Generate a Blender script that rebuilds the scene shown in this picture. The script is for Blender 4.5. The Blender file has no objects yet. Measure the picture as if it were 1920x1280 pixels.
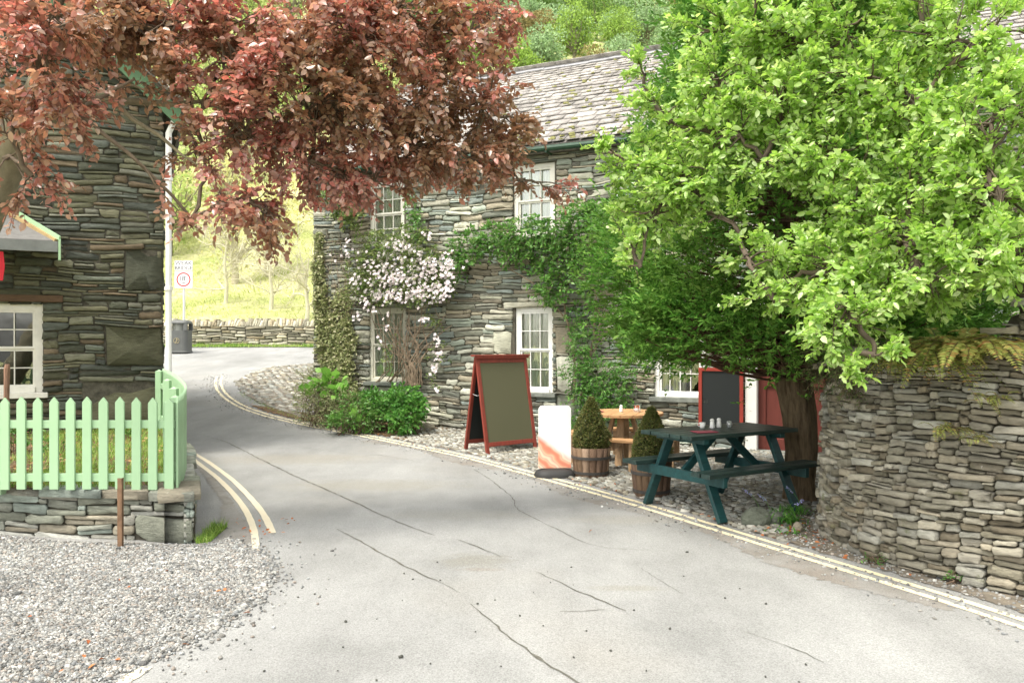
import bpy, bmesh, math, random
import numpy as np
from mathutils import Vector, Matrix
from mathutils.geometry import delaunay_2d_cdt
S = bpy.context.scene
COL = S.collection
R = np.random.default_rng(7)
F = 1500.0; EYE = 1.6
UP = np.array([0, 0, 1.0])

# ------------------------------------------------------------------ terrain
def sp(x, w=1.0):
    x = np.asarray(x, float) / w
    return w * np.where(x > 30, x, np.log1p(np.exp(np.minimum(x, 30))))
def H(x, y):
    x = np.asarray(x, float); y = np.asarray(y, float)
    z = .087 * sp(y - 13, 1.2)
    z = z + .16 * sp(y - 30.5, .6) + .34 * sp(y - 52, 6)
    far = np.clip((y - 33) / 25, 0, 1)
    z = z + far * (1.3 * np.sin(x * .11 + 1.3) + .8 * np.sin(y * .13 + x * .05) + .3 * np.sin(x * .41 + y * .37))
    return z
def at(u, v, Y):
    return np.array([(u - 960) / F * Y, Y, EYE - (v - 640) / F * Y])
def G(u, v):
    lo, hi = .5, 60.
    f = lambda Y: (EYE - (v - 640) / F * Y) - float(H((u - 960) / F * Y, Y))
    for _ in range(60):
        m = (lo + hi) / 2
        if f(m) > 0: lo = m
        else: hi = m
    return np.array([(u - 960) / F * lo, lo])

# ------------------------------------------------------------------ object helpers
def tag(o, label=None, cat=None, group=None, kind=None):
    if label: o['label'] = label
    if cat: o['category'] = cat
    if group: o['group'] = group
    if kind: o['kind'] = kind
    return o
def empty(name, loc=(0, 0, 0), rz=0):
    o = bpy.data.objects.new(name, None); COL.objects.link(o)
    o.location = loc; o.rotation_euler = (0, 0, rz); o.empty_display_size = .2
    return o
def link(name, me, mat, parent=None):
    o = bpy.data.objects.new(name, me); COL.objects.link(o)
    if mat:
        for m in (mat if isinstance(mat, (list, tuple)) else [mat]): me.materials.append(m)
    if parent:
        o.parent = parent
    return o
def npm(name, V, Fs, mat, parent=None, smooth=False, local=False):
    """numpy mesh. If parent has a location and local is False, coordinates are world ones."""
    if not isinstance(Fs, list): Fs = [Fs]
    V = np.asarray(V, float)
    if parent is not None and not local:
        p = parent; off = Vector((0, 0, 0))
        while p: off += p.location; p = p.parent
        V = V - np.array(off)
    me = bpy.data.meshes.new(name)
    me.vertices.add(len(V)); me.vertices.foreach_set('co', V.astype(np.float32).ravel())
    li = np.concatenate([f.ravel() for f in Fs]).astype(np.int32)
    tot = np.concatenate([np.full(len(f), f.shape[1]) for f in Fs])
    st = np.concatenate([[0], np.cumsum(tot)[:-1]]).astype(np.int32)
    me.loops.add(len(li)); me.loops.foreach_set('vertex_index', li)
    me.polygons.add(len(tot)); me.polygons.foreach_set('loop_start', st)
    if smooth: me.polygons.foreach_set('use_smooth', np.ones(len(tot), bool))
    me.update(calc_edges=True); me.validate()
    return link(name, me, mat, parent)
class Acc:
    """accumulates numpy pieces"""
    def __init__(s): s.V = []; s.F = {}; s.n = 0
    def add(s, V, *Fs):
        s.V.append(V)
        for f in Fs: s.F.setdefault(f.shape[1], []).append(f + s.n)
        s.n += len(V)
    def build(s, name, mat, parent=None, smooth=False, local=False):
        return npm(name, np.concatenate(s.V), [np.concatenate(f) for f in s.F.values()], mat, parent, smooth, local)
class MB:
    """hand modelling: pieces gathered in local space, T maps to the parent's space"""
    def __init__(s, T=None): s.v = []; s.f = []; s.T = T or Matrix()
    def raw(s, vs, fs):
        n = len(s.v); s.v += [tuple(v) for v in vs]; s.f += [tuple(i + n for i in f) for f in fs]; return s
    def box(s, c, d, M=None):
        vs = [Vector((x * d[0] / 2, y * d[1] / 2, z * d[2] / 2)) for x in (-1, 1) for y in (-1, 1) for z in (-1, 1)]
        if M is not None: vs = [M @ v for v in vs]
        vs = [v + Vector(c) for v in vs]
        return s.raw(vs, [(0, 1, 3, 2), (4, 6, 7, 5), (0, 4, 5, 1), (2, 3, 7, 6), (0, 2, 6, 4), (1, 5, 7, 3)])
    def b2(s, a, b):
        return s.box([(p + q) / 2 for p, q in zip(a, b)], [abs(q - p) for p, q in zip(a, b)])
    def bar(s, a, b, w, h, up=(0, 0, 1)):
        a = Vector(a); b = Vector(b); x = (b - a).normalized(); y = Vector(up).cross(x).normalized(); z = x.cross(y)
        M = Matrix((x, y, z)).transposed()
        return s.box((a + b) / 2, ((b - a).length, w, h), M)
    def lathe(s, prof, n=20, c=(0, 0, 0), sx=1, sy=1):
        k = len(prof); vs = []
        for i in range(n):
            a = 2 * math.pi * i / n
            vs += [(c[0] + r * math.cos(a) * sx, c[1] + r * math.sin(a) * sy, c[2] + z) for r, z in prof]
        fs = [(i * k + j, ((i + 1) % n) * k + j, ((i + 1) % n) * k + j + 1, i * k + j + 1) for i in range(n) for j in range(k - 1)]
        fs += [tuple(i * k for i in range(n))[::-1], tuple(i * k + k - 1 for i in range(n))]
        return s.raw(vs, fs)
    def tube(s, pts, rs, n=8):
        P = np.array(pts, float)[None]; rr = np.array(rs if hasattr(rs, '__len__') else [rs] * len(pts), float)[None]
        V, Fq = tubes(P, rr, n); s.raw(V, Fq.tolist())
        k = len(pts); s.f += [tuple(len(s.v) - k * n + j for j in range(n)), tuple(len(s.v) - n + j for j in range(n))]
        return s
    def prism(s, poly, d0, d1, axis='y'):
        n = len(poly)
        def m(p, d): return (p[0], d, p[1]) if axis == 'y' else ((p[0], p[1], d) if axis == 'z' else (d, p[0], p[1]))
        vs = [m(p, d0) for p in poly] + [m(p, d1) for p in poly]
        fs = [tuple(range(n)), tuple(range(2 * n - 1, n - 1, -1))] + [(i, (i + 1) % n, (i + 1) % n + n, i + n) for i in range(n)]
        return s.raw(vs, fs)
    def build(s, name, mat, parent=None, bevel=0, smooth=False):
        me = bpy.data.meshes.new(name)
        me.from_pydata([s.T @ Vector(v) for v in s.v], [], s.f)
        bm = bmesh.new(); bm.from_mesh(me); bmesh.ops.recalc_face_normals(bm, faces=bm.faces)
        if smooth:
            for f in bm.faces: f.smooth = True
        bm.to_mesh(me); bm.free()
        o = link(name, me, mat, parent)
        if bevel:
            b = o.modifiers.new('bevel', 'BEVEL'); b.width = bevel; b.segments = 2; b.limit_method = 'ANGLE'
        if smooth: me.shade_smooth() if hasattr(me, 'shade_smooth') else None
        return o
def tubes(P, Rr, n=4):
    P = np.asarray(P, float); N_, k, _ = P.shape
    Tn = np.gradient(P, axis=1); Tn /= np.linalg.norm(Tn, axis=2, keepdims=True) + 1e-9
    ref = np.where(np.abs(Tn[..., 2:3]) > .9, np.array([1., 0, 0]), UP)
    A = np.cross(Tn, ref); A /= np.linalg.norm(A, axis=2, keepdims=True) + 1e-9; B = np.cross(Tn, A)
    a = np.arange(n) * 2 * math.pi / n
    V = P[:, :, None] + Rr[:, :, None, None] * (np.cos(a)[None, None, :, None] * A[:, :, None] + np.sin(a)[None, None, :, None] * B[:, :, None])
    V = V.reshape(-1, 3)
    i = np.arange(N_)[:, None, None] * k * n; j = np.arange(k - 1)[None, :, None] * n; m = np.arange(n)[None, None, :]; m2 = (m + 1) % n
    Fq = np.stack([i + j + m, i + j + m2, i + j + n + m2, i + j + n + m], -1).reshape(-1, 4)
    return V, Fq
def copy_tree(o, parent=None):
    c = o.copy(); COL.objects.link(c); c.parent = parent
    for ch in [x for x in o.children]: copy_tree(ch, c)
    return c

# ------------------------------------------------------------------ node helpers
def new_mat(name):
    m = bpy.data.materials.new(name); m.use_nodes = True; m.node_tree.nodes.clear(); return m, m.node_tree
def nd(nt, t, ins=None, **props):
    n = nt.nodes.new(t)
    for k, v in props.items(): setattr(n, k, v)
    for k, v in (ins or {}).items():
        if isinstance(v, bpy.types.NodeSocket): nt.links.new(v, n.inputs[k])
        else: n.inputs[k].default_value = v
    return n
def c4(c): return (c[0], c[1], c[2], 1)
def mix(nt, f, a, b, blend='MIX'):
    return nd(nt, 'ShaderNodeMix', {0: f, 6: c4(a) if isinstance(a, tuple) else a, 7: c4(b) if isinstance(b, tuple) else b}, data_type='RGBA', blend_type=blend).outputs[2]
def ramp(nt, fac, stops, interp='LINEAR'):
    r = nd(nt, 'ShaderNodeValToRGB', {0: fac}); cr = r.color_ramp; cr.interpolation = interp
    while len(cr.elements) < len(stops): cr.elements.new(.5)
    for e, (p, c) in zip(cr.elements, stops): e.position = p; e.color = c4(c) if len(c) == 3 else c
    return r.outputs[0]
def gray(v): return (v, v, v)
def coords(nt, scale=(1, 1, 1)):
    g = nd(nt, 'ShaderNodeTexCoord')
    return nd(nt, 'ShaderNodeMapping', {0: g.outputs['Object'], 3: scale}).outputs[0]
def noise(nt, co, sc, det=4, rough=.6, dist=0):
    return nd(nt, 'ShaderNodeTexNoise', {'Vector': co, 'Scale': sc, 'Detail': det, 'Roughness': rough, 'Distortion': dist}).outputs['Fac']
def island(nt): return nd(nt, 'ShaderNodeNewGeometry').outputs['Random Per Island']
def finish(nt, col, rough=.9, bump=None, dist=.01, strength=.6, spec=.3, metal=0, **extra):
    ins = {'Base Color': c4(col) if isinstance(col, tuple) else col, 'Roughness': rough, 'Specular IOR Level': spec, 'Metallic': metal}
    ins.update(extra)
    p = nd(nt, 'ShaderNodeBsdfPrincipled', ins)
    if bump is not None:
        b = nd(nt, 'ShaderNodeBump', {'Height': bump, 'Distance': dist, 'Strength': strength}); nt.links.new(b.outputs[0], p.inputs['Normal'])
    nd(nt, 'ShaderNodeOutputMaterial', {0: p.outputs[0]}); return p

def m_stone(name, cols, lichen=(.5, .5, .42), lich_at=.62, moss=None, moss_at=.62, gain=1.0, strata=4, var=1.0):
    m, nt = new_mat(name)
    r = island(nt); k = len(cols)
    base = ramp(nt, r, [(i / k, tuple(x * gain for x in c)) for i, c in enumerate(cols)], 'CONSTANT')
    co = coords(nt); cs = coords(nt, (1, 1, strata))
    n1 = noise(nt, cs, 9, 8, .65)
    col = mix(nt, 1.0, base, ramp(nt, n1, [(.25, gray(.6)), (.5, gray(1)), (.75, gray(1.35))]), 'MULTIPLY')
    big = noise(nt, co, 1.1, 4)
    col = mix(nt, 1.0, col, ramp(nt, big, [(.3, gray(.8)), (.7, gray(1.18))]), 'MULTIPLY')
    r2 = nd(nt, 'ShaderNodeMath', {0: r, 1: 7.31}, operation='MULTIPLY'); r2 = nd(nt, 'ShaderNodeMath', {0: r2.outputs[0]}, operation='FRACT').outputs[0]
    col = mix(nt, 1.0, col, ramp(nt, r2, [(0, gray(1 - .28 * var)), (1, gray(1 + .3 * var))]), 'MULTIPLY')
    l = ramp(nt, noise(nt, co, 14, 9, .75), [(lich_at, gray(0)), (lich_at + .06, gray(1))])
    col = mix(nt, l, col, lichen)
    if moss:
        g = nd(nt, 'ShaderNodeMath', {0: noise(nt, co, 3.1, 6, .7)}, operation='ADD'); g.inputs[1].default_value = 0
        col = mix(nt, ramp(nt, g.outputs[0], [(moss_at, gray(0)), (moss_at + .08, gray(.8))]), col, moss)
    bh = mix(nt, .5, noise(nt, cs, 22, 9, .7), noise(nt, co, 60, 6, .7))
    finish(nt, col, .93, bh, .03, 1.0, .15)
    return m
def m_plain(name, col, rough=.6, var=.15, sc=6, bump=.3, grain=None, spec=.3, dist=.003, dirt=None, dirt_at=.6):
    m, nt = new_mat(name)
    co = coords(nt, grain or (1, 1, 1)); n1 = noise(nt, co, sc, 8, .65)
    c = mix(nt, 1.0, c4(col), ramp(nt, n1, [(.25, gray(1 - var * 1.6)), (.75, gray(1 + var))]), 'MULTIPLY')
    if dirt: c = mix(nt, ramp(nt, noise(nt, coords(nt), 5, 9, .75), [(dirt_at, gray(0)), (dirt_at + .12, gray(.8))]), c, dirt)
    finish(nt, c, rough, noise(nt, co, sc * 8, 6, .7), dist, bump, spec)
    return m
def m_leaf(name, stops, trans=.35, tcol=1.4, rough=.45, spec=.4, patch=None):
    """stops: colours over the leaves; translucent part is brighter"""
    m, nt = new_mat(name)
    col = ramp(nt, island(nt), stops)
    if patch:
        col = mix(nt, ramp(nt, noise(nt, coords(nt), patch[0], 2), [(.42, gray(0)), (.6, gray(1))]), col, mix(nt, .65, col, patch[1]))
    p = nd(nt, 'ShaderNodeBsdfPrincipled', {'Base Color': col, 'Roughness': rough, 'Specular IOR Level': spec})
    tc = mix(nt, 1.0, col, gray(tcol) if not isinstance(tcol, tuple) else tcol, 'MULTIPLY')
    t = nd(nt, 'ShaderNodeBsdfTranslucent', {0: tc})
    mx = nd(nt, 'ShaderNodeMixShader', {0: trans, 1: p.outputs[0], 2: t.outputs[0]})
    nd(nt, 'ShaderNodeOutputMaterial', {0: mx.outputs[0]}); return m

# ------------------------------------------------------------------ stone walls
def pack(rng, L, Hh, cw, ch, wr, hr, holes, reserve=()):
    nx = int(round(L / cw)); nz = int(round(Hh / ch)); occ = np.zeros((nz, nx), bool); ids = np.zeros((nz, nx), int)
    def mark(x0, x1, z0, z1):
        occ[max(0, int(round(z0 / ch))):max(0, int(round(z1 / ch))), max(0, int(round(x0 / cw))):max(0, int(round(x1 / cw)))] = True
    for h in holes: mark(*h)
    out = [r for r in reserve]
    for r in reserve: mark(*r)
    for j in range(nz):
        i = 0
        while i < nx:
            if occ[j, i]: i += 1; continue
            h = int(rng.choice(hr)); w = int(rng.integers(wr[0], wr[1] + 1))
            if h >= 3: w = max(w, h + 1)
            e = i
            while e < nx and not occ[j, e] and e - i < w: e += 1
            rem = 0
            while e + rem < nx and not occ[j, e + rem] and rem < 2: rem += 1
            if rem == 1: e += 1
            elif j and e < nx - 2 and e - i > 1 and not occ[j, e] and ids[j - 1, e - 1] != ids[j - 1, e]:
                if not occ[j, e + 1] and rng.uniform() < .75: e += 1
                elif e - i > 2: e -= 1
            h = min(h, nz - j)
            while h > 1 and occ[j:j + h, i:e].any(): h -= 1
            occ[j:j + h, i:e] = True; ids[j:j + h, i:e] = len(out) + 1
            out.append((i * cw, e * cw, j * ch, (j + h) * ch)); i = e
    return np.array(out)
def stones(rng, rects, mapf, gap=.006, dep=(.0, .05), bev=.014, warp=.02, wf=1.6, holes=(), tilt=.03, acc=None):
    x0, x1, z0, z1 = [rects[:, i] for i in range(4)]; n = len(rects)
    g = gap * rng.uniform(.6, 1.8, n)
    x0 = x0 + g; x1 = x1 - g; z0 = z0 + g * .7; z1 = z1 - g * .7
    w = x1 - x0; h = z1 - z0; mn = np.minimum(w, h)
    U = lambda a, b, *s: rng.uniform(a, b, (n,) + s)
    c = np.minimum(mn, .16)[:, None] * U(.06, .34, 4); cx = np.minimum(c * U(.5, 2.6, 4), w[:, None] * .3)
    jt = np.minimum(h, .12)[:, None] * U(0, .12, 4)
    X = np.stack([x0 + cx[:, 0], x0 + .35 * w, x0 + .68 * w, x1 - cx[:, 1], x1, x1, x1 - cx[:, 2], x0 + .66 * w, x0 + .33 * w, x0 + cx[:, 3], x0, x0], 1)
    Z = np.stack([z0, z0 + jt[:, 0], z0 + jt[:, 1], z0, z0 + c[:, 1], z1 - c[:, 2], z1, z1 - jt[:, 2], z1 - jt[:, 3], z1, z1 - c[:, 3], z0 + c[:, 0]], 1)
    xc = (x0 + x1) / 2; zc = (z0 + z1) / 2
    Z = Z + (X - xc[:, None]) * U(-tilt, tilt, 1)
    X = X + U(-1, 1, 12) * np.minimum(.014, mn[:, None] * .10); Z = Z + U(-1, 1, 12) * np.minimum(.005, mn[:, None] * .06)
    cen = np.stack([xc, zc], 1)[:, None]
    P1 = np.stack([X, Z], -1); dv = cen - P1; ln = np.linalg.norm(dv, axis=2, keepdims=True)
    b = np.minimum(bev * U(.5, 1.5), mn * .22)[:, None, None]
    P2 = P1 + dv / ln * b * np.array([1.3, .9]); Pc = cen + 0
    d = U(dep[0], dep[1]); 
    D0 = np.full((n, 12), -.07); D1 = np.repeat((d - b[:, 0, 0])[:, None], 12, 1); D2 = d[:, None] + U(-1, 1, 12) * np.minimum(.010, mn[:, None] * .11)
    tl = (P2[..., 0] - xc[:, None]) * U(-.04, .04, 1) + (P2[..., 1] - zc[:, None]) * U(-.15, .1, 1); D2 = D2 + tl
    Dc = d[:, None] + mn[:, None] * .03
    s = np.concatenate([P1[..., 0], P1[..., 0], P2[..., 0], Pc[..., 0]], 1); z = np.concatenate([P1[..., 1], P1[..., 1], P2[..., 1], Pc[..., 1]], 1)
    D = np.concatenate([D0, D1, D2, Dc], 1)
    if warp:
        k = np.ones_like(s)
        for (a, b_, c_, d_) in holes:
            dx = np.maximum(np.maximum(a - s, s - b_), 0); dz = np.maximum(np.maximum(c_ - z, z - d_), 0)
            k = np.minimum(k, np.clip(np.hypot(dx, dz) / .3, 0, 1))
        wz = np.sin(s * wf * 1.7 + z * 1.9 + 1) + .45 * np.sin(s * wf * 3.9 - z * 4.1) + .14 * np.sin(s * wf * 8.3 + z * 9)
        ws = np.sin(z * 4.1 + s * .7) + .5 * np.sin(z * 9.7 + s)
        z = z + warp * wz * k * np.clip(z / .15, 0, 1); s = s + warp * .8 * ws * k
    V = mapf(s.ravel(), z.ravel(), D.ravel())
    o = (np.arange(n) * 37)[:, None]; i = np.arange(12)[None]; i2 = (i + 1) % 12
    q1 = np.stack([o + i, o + i2, o + 12 + i2, o + 12 + i], -1).reshape(-1, 4)
    q2 = np.stack([o + 12 + i, o + 12 + i2, o + 24 + i2, o + 24 + i], -1).reshape(-1, 4)
    t = np.stack([o + 24 + i, o + 24 + i2, o + 36 + 0 * i], -1).reshape(-1, 3)
    acc.add(V, np.concatenate([q1, q2]), t)
def straight(o, ax, n):
    o = np.array(o, float); ax = np.array(ax, float); n = np.array(n, float)
    return lambda s, z, d: o + s[:, None] * ax + d[:, None] * n + z[:, None] * UP
def along(pts):
    """map for a curved wall: pts (k,2) base polyline, outward = right-hand side of travel"""
    pts = np.array(pts, float)
    seg = np.linalg.norm(np.diff(pts, axis=0), axis=1); cum = np.concatenate([[0], np.cumsum(seg)])
    # smooth resample
    ss = np.linspace(0, cum[-1], 120); x = np.interp(ss, cum, pts[:, 0]); y = np.interp(ss, cum, pts[:, 1])
    for _ in range(14):
        x[1:-1] = (x[:-2] + x[2:] + 2 * x[1:-1]) / 4; y[1:-1] = (y[:-2] + y[2:] + 2 * y[1:-1]) / 4
    tx = np.gradient(x); ty = np.gradient(y); l = np.hypot(tx, ty); tx /= l; ty /= l
    def f(s, z, d):
        px = np.interp(s, ss, x); py = np.interp(s, ss, y); a = np.interp(s, ss, tx); b = np.interp(s, ss, ty); l_ = np.hypot(a, b)
        return np.stack([px + d * b / l_, py - d * a / l_, z], 1)
    return f, cum[-1]

# ------------------------------------------------------------------ sheets on the ground
def sheet(name, poly, dz, mat, res=.3, jag=0, smooth_edge=True, rng=R, kind='structure', dome=0):
    poly = np.array(poly, float); pts = []
    for a, b in zip(poly, np.roll(poly, -1, 0)):
        k = max(1, int(np.hypot(*(b - a)) / res / (.25 if jag else 1)))
        for i in range(k):
            p = a + (b - a) * i / k
            pts.append(p + (rng.normal(0, jag, 2) if jag else 0))
    pts = np.array(pts); n = len(pts)
    mn = pts.min(0); mx = pts.max(0)
    gx, gy = np.meshgrid(np.arange(mn[0], mx[0], res), np.arange(mn[1], mx[1], res)); gr = np.stack([gx.ravel(), gy.ravel()], 1)
    gr = gr[inside(gr, pts)]
    allp = np.concatenate([pts, gr])
    r = delaunay_2d_cdt([Vector(p) for p in allp], [], [list(range(n))], 1, 1e-5)
    v = np.array([tuple(p) for p in r[0]]); f = np.array([t for t in r[2] if len(t) == 3])
    z = H(v[:, 0], v[:, 1]) + dz
    e = v[f[:, 1]] - v[f[:, 0]]; g = v[f[:, 2]] - v[f[:, 0]]; neg = e[:, 0] * g[:, 1] - e[:, 1] * g[:, 0] < 0
    f[neg] = f[neg][:, ::-1]
    o = npm(name, np.column_stack([v, z]), f, mat, smooth=True)
    tag(o, kind=kind); return o
def inside(p, poly):
    x, y = p[:, 0], p[:, 1]; c = np.zeros(len(p), bool); j = len(poly) - 1
    for i in range(len(poly)):
        xi, yi = poly[i]; xj, yj = poly[j]
        with np.errstate(divide='ignore', invalid='ignore'):
            c ^= ((yi > y) != (yj > y)) & (x < (xj - xi) * (y - yi) / (yj - yi + 1e-12) + xi)
        j = i
    return c
def spline(pts, step=.12):
    pts = np.array(pts, float); d = np.concatenate([[0], np.cumsum(np.linalg.norm(np.diff(pts, axis=0), axis=1))])
    s = np.arange(0, d[-1], step); q = np.stack([np.interp(s, d, pts[:, i]) for i in range(pts.shape[1])], 1)
    for _ in range(12): q[1:-1] = (q[:-2] + 2 * q[1:-1] + q[2:]) / 4
    return q
def strip(name, pts, w, dz, mat, rng=R, wob=.0, acc=None):
    q = spline(pts); t = np.gradient(q, axis=0); t /= np.linalg.norm(t, axis=1, keepdims=True); nrm = np.stack([-t[:, 1], t[:, 0]], 1)
    ww = np.asarray(w) / 2 * (1 + rng.normal(0, wob, len(q))) if np.isscalar(w) else np.interp(np.linspace(0, 1, len(q)), np.linspace(0, 1, len(w)), w) / 2 * np.clip(1 + rng.normal(0, wob, len(q)), .3, 2)
    a = q + nrm * ww[:, None]; b = q - nrm * ww[:, None]
    v = np.concatenate([a, b]); z = H(v[:, 0], v[:, 1]) + dz; n = len(q); i = np.arange(n - 1)
    f = np.stack([i, i + n, i + n + 1, i + 1], 1)
    V = np.column_stack([v, z])
    if acc is not None: acc.add(V, f); return
    return tag(npm(name, V, f, mat), kind='structure')

# ------------------------------------------------------------------ leaves and branches
LEAF = (np.array([(0, 0, 0), (.27, -.40, .09), (.27, .40, .09), (.5, 0, 0), (.66, -.36, .05), (.66, .36, .05), (1, 0, -.1)]),
        [np.array([(0, 2, 3), (0, 3, 1)]), np.array([(1, 3, 6, 4), (3, 2, 5, 6)])])
BLADE = (np.array([(0, -.5, 0), (0, .5, 0), (.55, .5, .06), (.55, -.5, .06), (1, 0, 0)]), [np.array([(0, 1, 2, 3)]), np.array([(3, 2, 4)])])
QUAD = (np.array([(0, -.25, 0), (.5, -.5, .08), (1, 0, 0), (.5, .5, .08)]), [np.array([(0, 1, 2, 3)])])
def nrm(a): return a / (np.linalg.norm(a, axis=-1, keepdims=True) + 1e-9)
def leaves(acc, P, D, N, L, W, tm=LEAF):
    t, fs = tm; D = nrm(D); Sd = nrm(np.cross(D, N)); N2 = np.cross(Sd, D)
    L = np.broadcast_to(L, (len(P),)); W = np.broadcast_to(W, (len(P),))
    V = P[:, None] + (L[:, None] * t[:, 0])[..., None] * D[:, None] + (W[:, None] * t[:, 1])[..., None] * Sd[:, None] + (L[:, None] * t[:, 2])[..., None] * N2[:, None]
    o = (np.arange(len(P)) * len(t))[:, None, None]
    acc.add(V.reshape(-1, 3), *[(o + f[None]).reshape(-1, f.shape[1]) for f in fs])
def sprays(rng, lacc, bacc, O, D, Lt, k, lf, droop=.3, flat=.7, tw=.003, tm=LEAF, size_j=.42, fwd=.55, asp=.7, hang=0.):
    n = len(O); D = nrm(D); Lt = np.broadcast_to(Lt, (n,)) * rng.uniform(.7, 1.25, n)
    lf = lf * rng.uniform(.8, 1.15, n); upj = nrm(UP + rng.normal(0, 1 - flat, (n, 3)) * .8); Sd = nrm(np.cross(D, upj)); Nn = nrm(np.cross(Sd, D))
    ts = np.linspace(0, 1, 4)
    if bacc is not None:
        P = O[:, None] + D[:, None] * (Lt[:, None] * ts)[..., None] - UP * (droop * Lt[:, None] * ts ** 2)[..., None]
        V, Fq = tubes(P, np.tile(np.linspace(tw, tw * .4, 4), (n, 1)), 3); bacc.add(V, Fq)
    for j in range(k):
        t = (j + .7) / k; pos = O + D * (Lt * t)[:, None] - UP * (droop * Lt * t * t)[:, None]
        tan = nrm(D - UP * 2 * droop * t); sgn = 1 if j % 2 else -1
        ld = tan * fwd + Sd * sgn * (.85 if j < k - 1 else .1) + rng.normal(0, .28, (n, 3)) - UP * hang
        nn = Nn * flat + rng.normal(0, .45 * (1.2 - flat) + .12, (n, 3))
        l = lf * rng.uniform(1 - size_j, 1 + size_j, n) * (1 - .35 * (j == 0))
        leaves(lacc, pos, ld, nn, l, l * asp, tm)
def blob_pts(rng, n, c, r, shell=.3):
    d = nrm(rng.normal(0, 1, (n, 3))); rad = rng.uniform(shell, 1, n) ** .7
    return np.array(c) + d * rad[:, None] * np.array(r), d
def crown(rng, lacc, bacc, blobs, root_pts, nsub, ntw, tl, k, lf, droop, flat, rmax=.03, dirbias=(0, 0, 0), **kw):
    """blobs: (x,y,z,rx,ry,rz[,density]); limbs link the blobs back to root_pts"""
    nodes = [np.array(p, float) for p in root_pts]; root = nodes[0]; lim = []
    B = sorted(blobs, key=lambda b: np.linalg.norm(np.array(b[:3]) - root))
    for b in B:
        c = np.array(b[:3]); dr = np.linalg.norm(c - root)
        cand = [q for q in nodes if np.linalg.norm(q - root) < dr + .01]
        q = min(cand, key=lambda q: np.linalg.norm(q - c)); nodes.append(c)
        t = np.linspace(0, 1, 7)[:, None]; ln = np.linalg.norm(c - q)
        mid = rng.normal(0, .09, 3) * ln
        path = q + (c - q) * t + mid * np.sin(t * math.pi) + UP * .06 * ln * np.sin(t * math.pi) + np.vstack([np.zeros(3), rng.normal(0, .012, (5, 3)), np.zeros(3)])
        fr = min(1, .35 / (dr + .3) + .25)
        lim.append(path); V, Fq = tubes(path[None], np.linspace(rmax * fr, rmax * fr * .6, 7)[None], 6); bacc.add(V, Fq)
        dens = b[6] if len(b) > 6 else 1; m = max(2, int(nsub * dens))
        e, d = blob_pts(rng, m, c, b[3:6], .5)
        st = path[rng.integers(3, 7, m)]
        t5 = np.linspace(0, 1, 6)[None, :, None]
        bend = rng.normal(0, .1, (m, 1, 3)) * np.linalg.norm(e - st, axis=1)[:, None, None]
        sb = st[:, None] + (e - st)[:, None] * t5 + bend * np.sin(t5 * math.pi) + rng.normal(0, .008, (m, 6, 3))
        V, Fq = tubes(sb, np.tile(np.linspace(.009, .003, 6), (m, 1)), 4); bacc.add(V, Fq)
        ii = rng.integers(0, m, m * ntw); tt = rng.uniform(.15, 1, m * ntw) ** .7 * 5
        i0 = np.clip(tt.astype(int), 0, 4); fr_ = (tt - i0)[:, None]
        O = sb[ii, i0] * (1 - fr_) + sb[ii, i0 + 1] * fr_
        dirn = nrm(nrm(sb[ii, 5] - sb[ii, 0]) * .7 + nrm(O - c) * .5 + rng.normal(0, .45, O.shape) + np.array(dirbias))
        sprays(rng, lacc, bacc, O, dirn, tl, k, lf, droop, flat, **kw)

# ================================================================== materials
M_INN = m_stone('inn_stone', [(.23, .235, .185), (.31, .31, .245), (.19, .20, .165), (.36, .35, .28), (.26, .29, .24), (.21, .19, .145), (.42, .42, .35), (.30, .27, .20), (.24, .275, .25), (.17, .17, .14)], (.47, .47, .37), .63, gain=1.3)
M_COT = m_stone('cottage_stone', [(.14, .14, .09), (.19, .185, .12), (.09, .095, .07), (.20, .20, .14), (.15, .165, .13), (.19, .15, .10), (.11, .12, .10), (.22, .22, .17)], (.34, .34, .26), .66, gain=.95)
M_DRY = m_stone('dry_stone', [(.34, .32, .25), (.42, .39, .31), (.26, .24, .18), (.48, .45, .37), (.38, .34, .26), (.30, .28, .22), (.42, .41, .35), (.27, .235, .17)], (.60, .58, .52), .645, (.10, .115, .035), .61, gain=.84)
M_LOW = m_stone('low_wall_stone', [(.30, .31, .26), (.36, .36, .31), (.24, .25, .2), (.42, .41, .35), (.33, .30, .23), (.28, .32, .28), (.38, .38, .34)], (.55, .53, .45), .63, gain=1.05)
M_FARW = m_stone('far_wall_stone', [(.38, .36, .27), (.45, .41, .30), (.30, .28, .21), (.5, .47, .37), (.42, .36, .24)], (.6, .57, .45), .62)
M_MORT = m_plain('wall_core', (.10, .092, .07), .95, .4, 14, .8, dist=.01)
M_SLATE = m_stone('roof_slate', [(.36, .337, .315), (.385, .36, .335), (.34, .32, .30), (.405, .38, .35), (.37, .35, .325)], (.46, .45, .38), .68, (.28, .275, .13), .76, strata=1, var=.5)
M_WHITE = m_plain('white_paint', (.80, .80, .76), .45, .06, 5, .2)
M_CREAM = m_plain('cream_paint', (.62, .60, .50), .5, .08, 5, .2)
M_OLDWHITE = m_plain('old_white_paint', (.70, .68, .60), .5, .1, 5, .2)
M_GREENP = m_plain('dark_green_paint', (.022, .06, .034), .45, .2, 8, .2)
M_BARGE = m_plain('bargeboard_green', (.09, .17, .085), .55, .15, 5, .2)
M_FENCE = m_plain('mint_green_paint', (.33, .50, .30), .55, .05, 3, .15, dirt=(.27, .40, .22), dirt_at=.63)
M_RUST = m_plain('rusty_iron', (.20, .12, .07), .85, .35, 12, .7)
M_CURT = m_plain('net_curtain', (.82, .78, .64), .9, .1, 3, .1, (6, 6, 1))
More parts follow.
